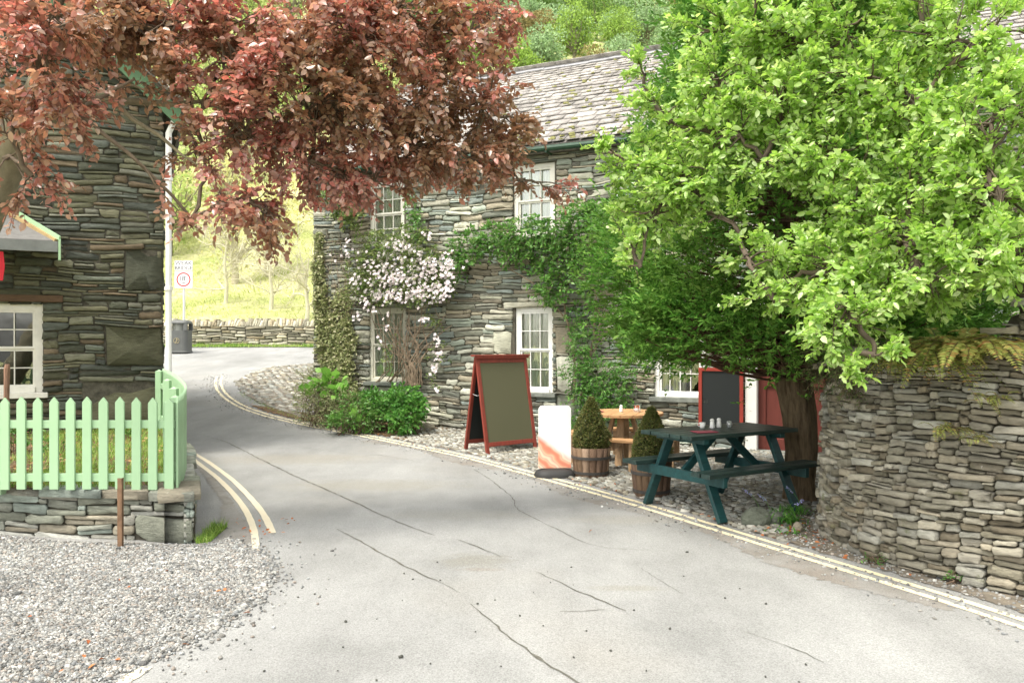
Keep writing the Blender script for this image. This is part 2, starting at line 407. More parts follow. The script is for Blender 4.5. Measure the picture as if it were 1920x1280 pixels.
M_DARK = m_plain('room_dark', (.02, .022, .02), .9, .2)
M_DOOR = m_plain('red_brown_door_paint', (.15, .04, .03), .45, .12, 4, .2, (8, 8, 1))
def m_glass():
    m, nt = new_mat('window_glass')
    t = nd(nt, 'ShaderNodeBsdfTransparent', {0: (.86, .9, .88, 1)}); g = nd(nt, 'ShaderNodeBsdfGlossy', {0: (1, 1, 1, 1), 1: .02})
    b = nd(nt, 'ShaderNodeBump', {'Height': noise(nt, coords(nt), 3, 2), 'Distance': .004, 'Strength': .5}); nt.links.new(b.outputs[0], g.inputs['Normal'])
    fr = nd(nt, 'ShaderNodeFresnel', {0: 1.6}); k = nd(nt, 'ShaderNodeMath', {0: fr.outputs[0], 1: .06}, operation='ADD')
    x = nd(nt, 'ShaderNodeMixShader', {0: k.outputs[0], 1: t.outputs[0], 2: g.outputs[0]}); nd(nt, 'ShaderNodeOutputMaterial', {0: x.outputs[0]}); return m
M_GLASS = m_glass()

def m_asphalt():
    m, nt = new_mat('road_asphalt'); co = coords(nt)
    base = ramp(nt, noise(nt, co, .55, 5, .6), [(.3, (.215, .217, .208)), (.5, (.27, .272, .263)), (.72, (.318, .32, .31))])
    streak = noise(nt, coords(nt, (.9, .28, 1)), 1.3, 5, .65)
    base = mix(nt, 1.0, base, ramp(nt, streak, [(.3, gray(.80)), (.7, gray(1.13))]), 'MULTIPLY')
    base = mix(nt, ramp(nt, noise(nt, co, .35, 3), [(.52, gray(0)), (.66, gray(.55))]), base, (.285, .275, .25))
    # worn and stained places, each with its own ragged outline
    for (x, y, rx, ry, c, k) in ((-.28, 5.85, .34, .26, (.20, .195, .17), .75), (-.22, 5.62, .22, .05, (.20, .17, .14), .5), (-1.6, 8.9, 1.3, .5, (.235, .225, .19), .6), (-2.9, 10.8, 1.5, .6, (.25, .235, .20), .6), (.75, 5.2, .32, .10, (.23, .225, .195), .6), (-1.5, 12.3, 1.1, .28, (.22, .21, .18), .5), (1.1, 7.2, .8, .25, (.25, .24, .21), .5), (-.5, 7.4, 1.0, .30, (.255, .25, .225), .5)):
        v = nd(nt, 'ShaderNodeVectorMath', {0: nd(nt, 'ShaderNodeVectorMath', {0: co, 1: (x, y, 0)}, operation='SUBTRACT').outputs[0], 1: (1 / rx, 1 / ry, 0)}, operation='MULTIPLY')
        d = nd(nt, 'ShaderNodeVectorMath', {0: v.outputs[0]}, operation='LENGTH').outputs['Value']
        d = nd(nt, 'ShaderNodeMath', {0: d, 1: nd(nt, 'ShaderNodeMath', {0: noise(nt, coords(nt, (1, 2.2, 1)), 5, 8, .8), 1: 2.4}, operation='MULTIPLY').outputs[0]}, operation='ADD').outputs[0]
        base = mix(nt, ramp(nt, nd(nt, 'ShaderNodeMath', {0: d, 1: .4}, operation='MULTIPLY').outputs[0], [(.62, gray(k)), (.86, gray(0))]), base, c)
    agg = noise(nt, co, 110, 3, .8)
    base = mix(nt, 1.0, base, ramp(nt, agg, [(.3, gray(.60)), (.5, gray(1)), (.68, gray(1.3))]), 'MULTIPLY')
    sp_ = nd(nt, 'ShaderNodeTexVoronoi', {'Vector': co, 'Scale': 75.}).outputs['Distance']
    base = mix(nt, ramp(nt, sp_, [(.0, gray(.5)), (.2, gray(0))]), base, (.12, .12, .11))
    finish(nt, base, .88, mix(nt, .5, agg, noise(nt, co, 34, 6, .7)), .009, .9, .25); return m
M_ASPH = m_asphalt()
def m_line(name, c):
    m, nt = new_mat(name); co = coords(nt)
    w = ramp(nt, noise(nt, co, 16, 9, .8), [(.56, gray(0)), (.7, gray(.8))])
    w2 = ramp(nt, noise(nt, co, 2.2, 3), [(.45, gray(.25)), (.7, gray(1))])
    f = mix(nt, 1.0, w, w2, 'MULTIPLY')
    col = mix(nt, f, c, (.30, .29, .26))
    finish(nt, mix(nt, 1.0, col, ramp(nt, noise(nt, co, 110, 3, .8), [(.3, gray(.82)), (.7, gray(1.08))]), 'MULTIPLY'), .8, noise(nt, co, 90, 4), .004, .5); return m
M_LINE = m_line('worn_yellow_line', (.72, .64, .43))
M_LINE2 = m_line('worn_pale_line', (.62, .56, .42))
M_CRACK = m_plain('crack_dark', (.12, .115, .095), .95, .4, 20, .5)
M_PATCH = m_plain('coarse_patch', (.22, .215, .19), .95, .45, 30, .9, dist=.008)
M_DIRT = m_plain('dirt', (.19, .165, .13), .95, .4, 9, .9, dist=.01, dirt=(.28, .24, .18), dirt_at=.55)
M_SOIL = m_plain('soil_litter', (.15, .10, .055), .95, .5, 11, .9, dist=.012, dirt=(.26, .17, .09), dirt_at=.52)
M_SAND = m_plain('gravel_bed', (.22, .20, .17), .95, .4, 30, .9, dist=.01)
M_COBB = m_stone('cobble_stone', [(.30, .29, .245), (.36, .35, .31), (.25, .245, .21), (.42, .41, .36), (.32, .33, .30), (.28, .26, .2)], (.5, .49, .42), .68, (.16, .18, .08), .7, strata=1)
M_GRAV = m_stone('gravel_stone', [(.30, .29, .265), (.40, .385, .355), (.24, .24, .23), (.50, .50, .47), (.34, .335, .31), (.35, .31, .27), (.28, .29, .29), (.16, .165, .16), (.37, .38, .37)], (.6, .6, .56), .7, strata=1)
M_GRASSG = m_plain('grass_ground', (.17, .22, .05), .95, .4, .6, .6)
def m_hill():
    m, nt = new_mat('hill_grass'); co = coords(nt)
    c = ramp(nt, noise(nt, co, .22, 8, .7), [(.3, (.24, .28, .09)), (.46, (.38, .41, .17)), (.6, (.50, .48, .26)), (.72, (.56, .50, .32))])  # grass toned to straw and lightened, with distance haze put into the colour
    c = mix(nt, 1.0, c, ramp(nt, noise(nt, co, 2.5, 8, .7), [(.3, gray(.7)), (.7, gray(1.25))]), 'MULTIPLY')
    finish(nt, c, .95, noise(nt, co, 2, 8, .7), .3, .8, .1); return m
M_HILL = m_hill()

# ================================================================== ground
xs = np.concatenate([[-160, -110, -80, -60, -45, -32], np.arange(-24, 14, .5), [14, 18, 24, 32, 45, 60, 80, 110, 160]])
ys = np.concatenate([[-60, -25, -10, -5], np.arange(-2, 34, .4), np.arange(34, 70, 1.5), np.arange(70, 196, 5)])
gx, gy = np.meshgrid(xs, ys); nx, ny = len(xs), len(ys)
i, j = np.meshgrid(np.arange(nx - 1), np.arange(ny - 1)); a = (j * nx + i).ravel()
ground = npm('ground', np.column_stack([gx.ravel(), gy.ravel(), H(gx, gy).ravel() - .012]), np.stack([a, a + 1, a + nx + 1, a + nx], 1), M_HILL, smooth=True)
tag(ground, kind='structure')
road = sheet('road', [(-22, 29.0), (-22, 16), (-6, 14), (-4.95, 11), (-7.5, 6.4), (-7.5, -1.5), (9, -1.5), (9, 9), (2, 14), (-2, 16), (9, 20), (9, 29.0)], -.004, M_ASPH, .33)

def Gp(l): return [tuple(G(u, v)) for u, v in l]
# yellow lines
outer = Gp([(3000, 1640), (2500, 1400), (2100, 1232), (1920, 1170), (1771, 1127), (1625, 1080), (1480, 1037), (1393, 1010), (1270, 970), (1140, 931), (1000, 892), (870, 855), (760, 834), (677, 816), (598, 802), (519, 786), (459, 769), (424, 750), (406, 732), (402, 715), (408, 703)])
o_ = spline(outer, .25); t_ = np.gradient(o_, axis=0); t_ /= np.linalg.norm(t_, axis=1, keepdims=True); nn_ = np.stack([t_[:, 1], -t_[:, 0]], 1)
inner = o_ + nn_ * .125
kerb = o_ + nn_ * .24
strip('road_line', o_, .055, .0, M_LINE, wob=.05)
strip('road_line', inner, .055, .0, M_LINE, wob=.05)
lr = Gp([(340, 828), (348, 840), (391, 865), (437, 899), (469, 931), (497, 965), (512, 1000)])
ll = Gp([(352, 852), (362, 860), (406, 893), (437, 924), (462, 956), (478, 993), (480, 1030)])
strip('road_line', lr, .06, .0, M_LINE2, wob=.05); strip('road_line', ll, .06, .0, M_LINE2, wob=.05)
strip('road_line', Gp([(60, 1320), (130, 1292), (200, 1266), (235, 1243)]), .05, .0, M_LINE2, wob=.2)
strip('road_line', Gp([(150, 1330), (200, 1290), (250, 1258), (302, 1240)]), .06, .0, M_LINE2, wob=.2)
# cracks and the patch
acc = Acc(); rc = np.random.default_rng(3)
def crack(l, w):
    p = spline(Gp(l), .07); k = len(p)
    p = p + np.cumsum(rc.normal(0, .005, p.shape), 0) * .5 + rc.normal(0, .004, p.shape)
    q = .95 * np.interp(np.linspace(0, 1, k), np.linspace(0, 1, len(w)), w) * rc.uniform(.3, 1.4, k)
    t = np.gradient(p, axis=0); t /= np.linalg.norm(t, axis=1, keepdims=True) + 1e-9; nr = np.stack([-t[:, 1], t[:, 0]], 1)
    v = np.concatenate([p + nr * q[:, None] / 2, p - nr * q[:, None] / 2]); ii = np.arange(k - 1)
    acc.add(np.column_stack([v, H(v[:, 0], v[:, 1]) + 0.0]), np.stack([ii, ii + k, ii + k + 1, ii + 1], 1))
crack([(380, 815), (420, 826), (470, 850), (520, 875), (560, 895), (600, 912), (650, 934), (700, 960), (760, 985), (822, 1006)], [.004, .014, .016, .022, .018, .014, .006])
crack([(634, 991), (690, 1021), (750, 1057), (800, 1080), (870, 1116)], [.008, .016, .018, .01, .002])
crack([(855, 1010), (900, 1025), (938, 1042)], [.006, .012, .004])
crack([(884, 1130), (930, 1172), (975, 1207), (1020, 1235), (1090, 1277), (1140, 1310)], [.006, .01, .016, .022, .018, .012])
crack([(1003, 1070), (1060, 1095), (1110, 1118), (1180, 1147)], [.003, .008, .012, .005])
crack([(1050, 1146), (1100, 1144), (1145, 1142)], [.004, .01, .003])
crack([(890, 880), (930, 905), (975, 942), (958, 948), (1000, 968), (1080, 1008), (1120, 1028), (1240, 1032)], [.006, .009, .01, .008, .006, .007, .004, .004])
crack([(1385, 1180), (1440, 1195), (1500, 1218), (1560, 1250)], [.003, .008, .008, .004])
crack([(1200, 1063), (1240, 1090), (1290, 1118)], [.003, .006, .002])
crack([(670, 857), (700, 850), (760, 860), (800, 868)], [.003, .01, .008, .003])
crack([(560, 838), (620, 845), (660, 852)], [.003, .007, .003])
tag(acc.build('road_crack', M_CRACK), kind='structure')
def m_patch():
    m, nt = new_mat('worn_patch'); co = coords(nt)
    c = mix(nt, ramp(nt, noise(nt, coords(nt, (1, 1, 1)), 7, 8, .8), [(.5, gray(0)), (.7, gray(.7))]), (.285, .288, .278), (.21, .205, .185))
    finish(nt, mix(nt, 1.0, c, ramp(nt, noise(nt, co, 110, 3, .8), [(.3, gray(.7)), (.7, gray(1.2))]), 'MULTIPLY'), .9, noise(nt, co, 60, 6, .8), .008, .8); return m
MP = m_patch()
0 and sheet('road_patch', Gp([(810, 1018), (850, 1010), (900, 1026), (945, 1045), (940, 1085), (880, 1092), (840, 1075), (800, 1050)]), -.0005, MP, .1, .015)

def m_edge():
    m, nt = new_mat('dirty_asphalt'); co = coords(nt)
    c = ramp(nt, noise(nt, co, 3.2, 6, .7), [(.3, (.19, .175, .15)), (.5, (.24, .23, .21)), (.7, (.28, .275, .26))])
    c = mix(nt, ramp(nt, noise(nt, co, 1.3, 3), [(.5, gray(0)), (.72, gray(.4))]), c, (.21, .16, .12))
    finish(nt, mix(nt, 1.0, c, ramp(nt, noise(nt, co, 110, 3, .8), [(.3, gray(.65)), (.7, gray(1.25))]), 'MULTIPLY'), .92, noise(nt, co, 60, 6, .8), .008, .8); return m
M_EDGE = m_edge()
sheet('road_edge', Gp([(352, 850), (372, 868), (410, 905), (440, 945), (468, 985), (478, 1030), (470, 1042), (430, 1015), (366, 1024)]) + [(-2.4, 6.5), (-2.9, 8.0)], -.001, M_EDGE, .1, .012)
sheet('road_edge', [tuple(p) for p in (o_ - nn_ * .02)[10:48]] + [tuple(p) for p in (o_ - nn_ * (.22 + .12 * np.sin(np.arange(len(o_)) * .55))[:, None])[10:48][::-1]], -.002, M_EDGE, .1, .02)
gravel_poly = Gp([(-500, 990), (0, 1003), (120, 1016), (365, 1022), (430, 1012), (480, 1040), (500, 1068), (490, 1100), (452, 1140), (395, 1180), (330, 1213), (250, 1247), (150, 1280), (60, 1310)]) + [(-2.9, 2.9), (-3.6, 2.6), (-7.3, 3.0)]
sheet('gravel_bed', gravel_poly, .002, M_SAND, .15, .02)
kr = [tuple(p) for p in kerb]
ik = lambda Y: min(range(len(kr)), key=lambda i: abs(kr[i][1] - Y) + (0 if i < len(kr) * .8 else 9))
# verge of dirt between the line and the right wall, cobbled forecourt, far wedge
verge = kr[ik(3.2):ik(7.6)] + [(1.9, 7.3), (2.45, 7.4), (3.4, 8.0), (5.5, 8.2), (5.5, 4.0), (4.4, 3.6)]
sheet('verge', verge, .001, M_DIRT, .12, .015)
fore = kr[ik(6.3):ik(12.9)] + [(-1.6, 13.9), (-.9, 13.6), (6.3, 10.15), (6.3, 8.2), (2.6, 7.6), (2.2, 6.5)]
sheet('forecourt', fore, .005, M_DIRT, .15, .01)
bed = kr[ik(12.5):ik(16.5)] + [(-4.6, 15.9), (-3.8, 15.2), (-.9, 13.7)]
sheet('planting_bed', bed, .009, M_SOIL, .15, .02)
wedge = Gp([(441, 716), (470, 700), (500, 690), (560, 683), (640, 682), (660, 700)]) + [(-3.9, 15.6), (-4.3, 15.8)] + Gp([(583, 787), (560, 781), (520, 768), (480, 752), (452, 735)])
sheet('cobbled_corner', wedge, .012, M_DIRT, .2, .01)
sheet('grass_verge', [(-22, 28.55), (-12, 28.6), (-8, 28.5), (-3, 28.6), (8, 28.5), (8, 29.2), (-22, 29.2)], .02, M_GRASSG, .3, .04)
# garden soil on the raised bed
gs = sheet('garden_soil', [(-9, 6.72), (-2.75, 6.5), (-2.95, 7.2), (-3.35, 8.0), (-3.8, 9.1), (-4.75, 10.95), (-9, 10.95)], .40, M_SOIL, .15, .01)

# ------------------------------------------------------------------ pebbles and cobbles
def pebbles(rng, P, a, b, h, name, mat, flatten=.0, m=7, sink=.3, yaw=None, kind='stuff', tiltn=.2):
    n = len(P); th = (rng.uniform(0, math.pi, n) if yaw is None else yaw)[:, None]
    ang = np.arange(m) * 2 * math.pi / m + rng.uniform(0, 1, (n, 1))
    rr = rng.uniform(.78, 1.12, (n, m)); ex = np.sign(np.cos(ang)) * np.abs(np.cos(ang)) ** .8; ey = np.sign(np.sin(ang)) * np.abs(np.sin(ang)) ** .8
    def ring(k, zf):
        x = a[:, None] * ex * rr * k; y = b[:, None] * ey * rr * k
        X = x * np.cos(th) - y * np.sin(th); Y = x * np.sin(th) + y * np.cos(th)
        z = h[:, None] * (zf + rng.uniform(-.08, .08, (n, m))) + (X * rng.normal(0, tiltn, (n, 1)) if zf > 0 else 0)
        return np.stack([P[:, 0, None] + X, P[:, 1, None] + Y, P[:, 2, None] + z], -1)
    V = np.concatenate([ring(.92, -sink), ring(1, .45), ring(.62, .93), (P + np.array([0, 0, 1]) * h[:, None])[:, None]], 1)
    o = (np.arange(n) * (3 * m + 1))[:, None]; i = np.arange(m)[None]; i2 = (i + 1) % m
    q = np.concatenate([np.stack([o + r * m + i, o + r * m + i2, o + (r + 1) * m + i2, o + (r + 1) * m + i], -1).reshape(-1, 4) for r in (0, 1)])
    t = np.stack([o + 2 * m + i, o + 2 * m + i2, o + 3 * m + 0 * i], -1).reshape(-1, 3)
    o_ = npm(name, V.reshape(-1, 3), [q, t], mat, smooth=True); return tag(o_, kind=kind)
def scatter_grid(rng, poly, dx, dy, jit, rot=0.):
    p = np.array(poly); c = p.mean(0); R_ = np.array([[math.cos(rot), -math.sin(rot)], [math.sin(rot), math.cos(rot)]]); q = (p - c) @ R_
    gx, gy = np.meshgrid(np.arange(q[:, 0].min(), q[:, 0].max(), dx), np.arange(q[:, 1].min(), q[:, 1].max(), dy))
    gx = gx + (np.arange(gx.shape[0]) % 2)[:, None] * dx / 2
    g = np.stack([gx.ravel(), gy.ravel()], 1) + rng.normal(0, 1, (gx.size, 2)) * np.array([dx, dy]) * jit
    g = g @ R_.T + c; return g[inside(g, p)]
rg = np.random.default_rng(11)
g = scatter_grid(rg, fore, .105, .062, .16, -.42); n = len(g)
pebbles(rg, np.column_stack([g, H(g[:, 0], g[:, 1]) - .004]), rg.uniform(.035, .062, n), rg.uniform(.022, .034, n), rg.uniform(.018, .034, n), 'cobbles', M_COBB, yaw=rg.normal(-.42, .25, n))
g = scatter_grid(rg, wedge, .22, .13, .12, -.3); n = len(g)
pebbles(rg, np.column_stack([g, H(g[:, 0], g[:, 1])]), rg.uniform(.08, .115, n), rg.uniform(.045, .062, n), rg.uniform(.025, .04, n), 'cobbles', M_COBB, yaw=rg.normal(-.3, .2, n))
# gravel: denser and larger near the camera's left, thin scatter past the edge
gp = np.array(gravel_poly); mn, mx = gp.min(0), gp.max(0); mn = np.maximum(mn, [-4.9, 2.6])
q = rg.uniform(mn, mx, (170000, 2)); q = q[inside(q, gp)]; q = q[(q[:, 0] > -.68 * q[:, 1] - .3)]
e = rg.choice(len(gp), 0)
n = len(q); sz = rg.gamma(5, .00105, n) + .0018
pebbles(rg, np.column_stack([q, H(q[:, 0], q[:, 1]) + rg.uniform(0, .008, n)]), sz * 1.25, sz * rg.uniform(.6, 1, n), sz * rg.uniform(.4, .85, n), 'gravel', M_GRAV, m=5, sink=.4, tiltn=.3)
# loose grit past the gravel's edge, on the verge and on the road
edge = spline(Gp([(430, 1012), (485, 1040), (503, 1068), (490, 1100), (452, 1140), (395, 1180), (330, 1213), (250, 1247), (150, 1285)]), .02)
q = edge[rg.integers(0, len(edge), 2600)] + rg.normal(0, 1, (2600, 2)) * rg.choice([.03, .08, .2], (2600, 1), p=[.6, .3, .1])
vg = np.array(verge); q2 = rg.uniform(vg.min(0), vg.max(0), (16000, 2)); q2 = q2[inside(q2, vg)]
q3 = o_[rg.integers(0, len(o_), 2500)] + nn_[rg.integers(0, len(o_), 2500)] * 0 ; q3 = q3 + rg.normal(0, 1, q3.shape) * .16
q = np.concatenate([q, q2, q3]); n = len(q); sz = rg.gamma(4, .0013, n) + .002
pebbles(rg, np.column_stack([q, H(q[:, 0], q[:, 1]) + .001]), sz * 1.3, sz * .9, sz * .8, 'grit', M_GRAV, m=5)
M_GRIT = m_plain('dark_chipping', (.07, .07, .06), .8, .3)
q = rg.uniform([-2.6, 3.6], [1.6, 6.2], (110, 2)) + 0; q = q[rg.uniform(0, 1, len(q)) < np.clip(1.3 - (q[:, 1] - 3.6) / 2.4, 0, 1)]
n = len(q); sz = rg.gamma(4, .0009, n) + .002
pebbles(rg, np.column_stack([q, H(q[:, 0], q[:, 1]) + .0005]), sz * 1.3, sz, sz * .8, 'chippings', M_GRIT, m=5)

# ================================================================== windows
def sash(parent, T, t0, t1, z0, z1, cols, rows, paint=M_WHITE, curtain='full', fw=.075, rec=.05, sill=None, label=None, split=True, curt_mat=M_CURT):
    """T: wall frame (x along, y outwards, z up)"""
    w = t1 - t0; m = MB(T); yo, yi = -rec, -rec - .09
    m.b2((t0, yi, z0), (t0 + fw, yo, z1)); m.b2((t1 - fw, yi, z0), (t1, yo, z1)); m.b2((t0 + fw, yi, z1 - fw), (t1 - fw, yo, z1)); m.b2((t0 + fw, yi, z0), (t1 - fw, yo + .03, z0 + fw * .8))
    wn = m.build('window', paint, parent, .004); tag(wn, label)
    a0, a1, c0, c1 = t0 + fw, t1 - fw, z0 + fw * .8, z1 - fw; mid = (c0 + c1) / 2
    b = MB(T); y = yo - .035; bw = .014; sr = .03
    for (p0, p1, dy) in ((c0, mid, 0), (mid, c1, .018)) if split else ((c0, c1, 0),):
        ya, yb = y - .012 + dy, y + .012 + dy
        b.b2((a0, ya, p0), (a0 + sr, yb, p1)); b.b2((a1 - sr, ya, p0), (a1, yb, p1)); b.b2((a0 + sr, ya, p0), (a1 - sr, yb, p0 + sr)); b.b2((a0 + sr, ya, p1 - sr), (a1 - sr, yb, p1))
        for i in range(1, cols):
            x = a0 + (a1 - a0) * i / cols; b.b2((x - bw / 2, ya + .003, p0 + sr), (x + bw / 2, yb - .001, p1 - sr))
        r_ = rows // 2 if split else rows
        for i in range(1, r_):
            z = p0 + (p1 - p0) * i / r_; b.b2((a0 + sr, ya + .005, z - bw / 2), (a1 - sr, yb - .003, z + bw / 2))
    b.build('glazing_bars', paint, wn)
    MB(T).box(((a0 + a1) / 2, y - .02, (c0 + c1) / 2), (a1 - a0, .004, c1 - c0)).build('pane', M_GLASS, wn)
    if curtain:
        segs = {'full': [(0, 1)], 'open': [(0, .18), (.32, .62)], 'half': [(0, .6)], 'sides': [(0, .2), (.8, 1)]}[curtain]; c = MB(T)
        for s0, s1 in segs:
            k = max(8, int((s1 - s0) * 44)); vs = []
            for i in range(k + 1):
                x = a0 + (a1 - a0) * (s0 + (s1 - s0) * i / k); dy = -.06 + .014 * math.sin(i * 1.15 + 3 * s0) + .008 * math.sin(i * 2.7)
                vs += [(x, yo - .02 + dy, c0 + .01), (x + .004 * math.sin(i), yo - .02 + dy, c1)]
            c.raw(vs, [(2 * i, 2 * i + 2, 2 * i + 3, 2 * i + 1) for i in range(k)])
        c.build('curtain', curt_mat, wn)
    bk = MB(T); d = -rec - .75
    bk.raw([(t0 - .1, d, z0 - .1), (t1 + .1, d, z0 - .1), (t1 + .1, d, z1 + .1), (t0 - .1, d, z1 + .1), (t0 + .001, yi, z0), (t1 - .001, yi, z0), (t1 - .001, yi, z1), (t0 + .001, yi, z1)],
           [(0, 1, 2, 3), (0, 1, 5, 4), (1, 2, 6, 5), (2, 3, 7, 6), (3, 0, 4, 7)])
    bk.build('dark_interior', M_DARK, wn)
    if sill: MB(T).b2((t0 - .06, -rec - .05, z0 - .07), (t1 + .06, .07, z0)).build('sill', sill, wn, .008)
    return wn
def frameM(o, ax, n, parent=None):
    M_ = Matrix(((ax[0], n[0], 0, o[0]), (ax[1], n[1], 0, o[1]), (0, 0, 1, o[2] if len(o) > 2 else 0), (0, 0, 0, 1)))
    if parent: M_ = Matrix.Translation(-parent.location) @ M_
    return M_

# ================================================================== the inn
AX = (.903, -.4297); NN = (-.4297, -.903); IO = (.35, 13.04)
inn = empty('stone_inn', (IO[0] + AX[0] * -4.5, IO[1] + AX[1] * -4.5, .0))
tag(inn, 'two storey slate stone inn with white sash windows, climbers and a mossy slate roof', 'inn')
TI = frameM(IO, AX, NN, inn)
W = dict(lm=(-.34, .345, .77, 2.16), ll=(-3.27, -2.45, .88, 2.2), lr=(2.0, 2.78, .76, 1.78), um=(-.37, .37, 3.3, 4.5), ul=(-3.25, -2.5, 3.3, 4.47), ur=(2.3, 3.1, 3.3, 4.5), dr=(3.46, 4.66, -.12, 2.12))
holes = [(a + 4.5, b + 4.5, c + .12, d + .12) for a, b, c, d in W.values()]
ri = np.random.default_rng(21); acc = Acc()
res = [(a + 4.3, b + 4.7, d + .12, d + .12 + .09) for k, (a, b, c, d) in W.items() if k in ('lm', 'll', 'lr')]
res += [(0, .5, .0, .4), (0, .38, .42, .78), (0, .6, .78, 1.15), (4.9, 5.18, .9, 1.5), (4.9, 5.2, 1.55, 1.95), (4.9, 5.25, .38, .86), (3.75, 4.1, 1.5, 1.9), (2.1, 2.5, 3.5, 3.8), (3.3, 3.75, 3.35, 3.62)]
res = [tuple(round(x / .035) * .035 for x in r) for r in res]
rects = pack(ri, 11.5, 4.85, .07, .035, (2, 7), [1, 1, 1, 2, 2, 2, 3, 3], holes, res)
stones(ri, rects, straight((inn.location.x, inn.location.y, -.12), (*AX, 0), (*NN, 0)), .0035, (-.008, .028), .008, .02, holes=holes, acc=acc, tilt=.04)
acc.build('wall_face', M_INN, inn)
def wall_panel(m, t0, t1, z0, z1, y0, y1, hs):
    xs = sorted({t0, t1, *[h[0] for h in hs], *[h[1] for h in hs]}); zs = sorted({z0, z1, *[h[2] for h in hs], *[h[3] for h in hs]})
    for a, b in zip(xs, xs[1:]):
        for c, d in zip(zs, zs[1:]):
            if not any(h[0] <= (a + b) / 2 <= h[1] and h[2] <= (c + d) / 2 <= h[3] for h in hs): m.b2((a, y0, c), (b, y1, d))
m = MB(TI); wall_panel(m, -4.5, 7, -.2, 4.8, -.012, -.32, list(W.values()))
m.b2((-4.5, -.33, -.2), (-4.2, -7, 4.8)); m.b2((6.7, -.33, -.2), (7, -7, 4.8)); m.b2((-4.2, -6.7, -.2), (6.7, -7, 4.8))
for x in (-4.49, 6.71): m.raw([(x, 0, 4.8), (x, -7, 4.8), (x, -3.5, 7.2), (x + .28, 0, 4.8), (x + .28, -7, 4.8), (x + .28, -3.5, 7.2)], [(0, 1, 2), (3, 4, 5), (0, 1, 4, 3), (1, 2, 5, 4), (2, 0, 3, 5)])
m.build('wall_core', M_MORT, inn)
# end walls in stone too
acc = Acc(); rects = pack(ri, 7, 4.9, .1, .05, (2, 6), [1, 1, 2, 3], [])
stones(ri, rects, straight((inn.location.x, inn.location.y, -.12), (-NN[0], -NN[1], 0), (-AX[0], -AX[1], 0)), .008, (0, .03), .015, .03, acc=acc); acc.build('wall_face', M_INN, inn)
# roof
def roof(name, parent, to_world, L, slope_len, rows0, rows1, rng, mat, w=(.2, .42), acc=None):
    r = 0.; a = Acc() if acc is None else acc; V = []; n = 0
    while r < slope_len:
        ex = rows0 + (rows1 - rows0) * r / slope_len; x = -rng.uniform(0, .3)
        while x < L:
            ww = rng.uniform(*w) * (1 - .35 * r / slope_len); t = rng.uniform(.010, .020); sk = rng.normal(0, .006); lift = rng.uniform(0, .010); lw = r - rng.uniform(0, .018)
            for (dx, dr, dd) in ((0, 0, 0), (1, 0, 0), (1, 1, 0), (0, 1, 0), (0, 0, 1), (1, 0, 1), (1, 1, 1), (0, 1, 1)):
                cut = rng.uniform(0, .012)
                V.append((x + .004 + dx * (ww - .006) + (cut if dx == 0 else -cut) * (dr == 0), lw + dr * ex * 1.7 + sk * dx + (cut if dr == 0 else 0), (.030 + lift if dr == 0 else .004) + dd * t + rng.normal(0, .001)))
            x += ww; n += 1
        r += ex
    V = np.array(V); o = (np.arange(n) * 8)[:, None, None]
    f = np.array([(0, 3, 2, 1), (4, 5, 6, 7), (0, 1, 5, 4), (1, 2, 6, 5), (2, 3, 7, 6), (3, 0, 4, 7)])[None]
    a.add(to_world(V), (o + f).reshape(-1, 4))
    if acc is None: return a.build(name, mat, parent)
def roof_map(o, ax, up, nr): return lambda V: np.array(o) + V[:, :1] * np.array(ax) + V[:, 1:2] * np.array(up) + V[:, 2:] * np.array(nr)
I3 = lambda t, y, z: np.array([IO[0] + AX[0] * t + NN[0] * y, IO[1] + AX[1] * t + NN[1] * y, z])
e0 = I3(-4.68, .16, 4.74); r0 = I3(-4.68, -3.5, 7.28); sl = np.linalg.norm(r0 - e0); upv = (r0 - e0) / sl; axv = np.array((*AX, 0)); nv = np.cross(axv, upv); nv *= np.sign(nv[2])
roof('roof', inn, roof_map(e0, axv, upv, nv), 11.8, sl, .27, .14, ri, M_SLATE)
rf = inn.children[-1]
e1 = I3(-4.68, -7.16, 4.74); up2 = (r0 - e1) / np.linalg.norm(r0 - e1)
m = MB(Matrix.Translation(-inn.location))
for e_, u_ in ((e0, upv), (e1, up2)):
    nn2 = np.cross(axv, u_); nn2 *= np.sign(nn2[2])
    q = [e_, e_ + axv * 11.8, e_ + axv * 11.8 + u_ * sl, e_ + u_ * sl]; q = q + [p - nn2 * .05 for p in q]
    m.raw(q, [(0, 1, 2, 3), (4, 5, 6, 7), (0, 1, 5, 4), (1, 2, 6, 5), (2, 3, 7, 6), (3, 0, 4, 7)])
m.build('roof_base', M_SLATE, inn)
roof('roof', inn, roof_map(e1, axv, up2, np.cross(axv, up2) * np.sign(np.cross(axv, up2)[2])), 11.8, sl, .3, .2, ri, M_SLATE, (.4, .7))
m = MB(Matrix.Translation(-inn.location)); x = 0
while x < 11.7:
    l = ri.uniform(.42, .6); c = r0 + axv * (x + l / 2) + np.array([0, 0, .03 + ri.uniform(0, .02)])
    for sg, u_ in ((1, upv), (-1, up2)):
        a_ = c; b_ = c - u_ * .2; h_ = axv * (l / 2 - .004)
        nn2 = np.cross(axv, u_); nn2 *= np.sign(nn2[2]); q = [a_ - h_, a_ + h_, b_ + h_, b_ - h_]; q = q + [p + nn2 * .03 for p in q]
        m.raw(q, [(0, 1, 2, 3), (4, 5, 6, 7), (0, 1, 5, 4), (1, 2, 6, 5), (2, 3, 7, 6), (3, 0, 4, 7)])
    x += l
M_RIDGE = m_plain('ridge_tile', (.30, .30, .31), .9, .25, 6, .6)
tag(m.build('ridge_tiles', M_RIDGE, inn))
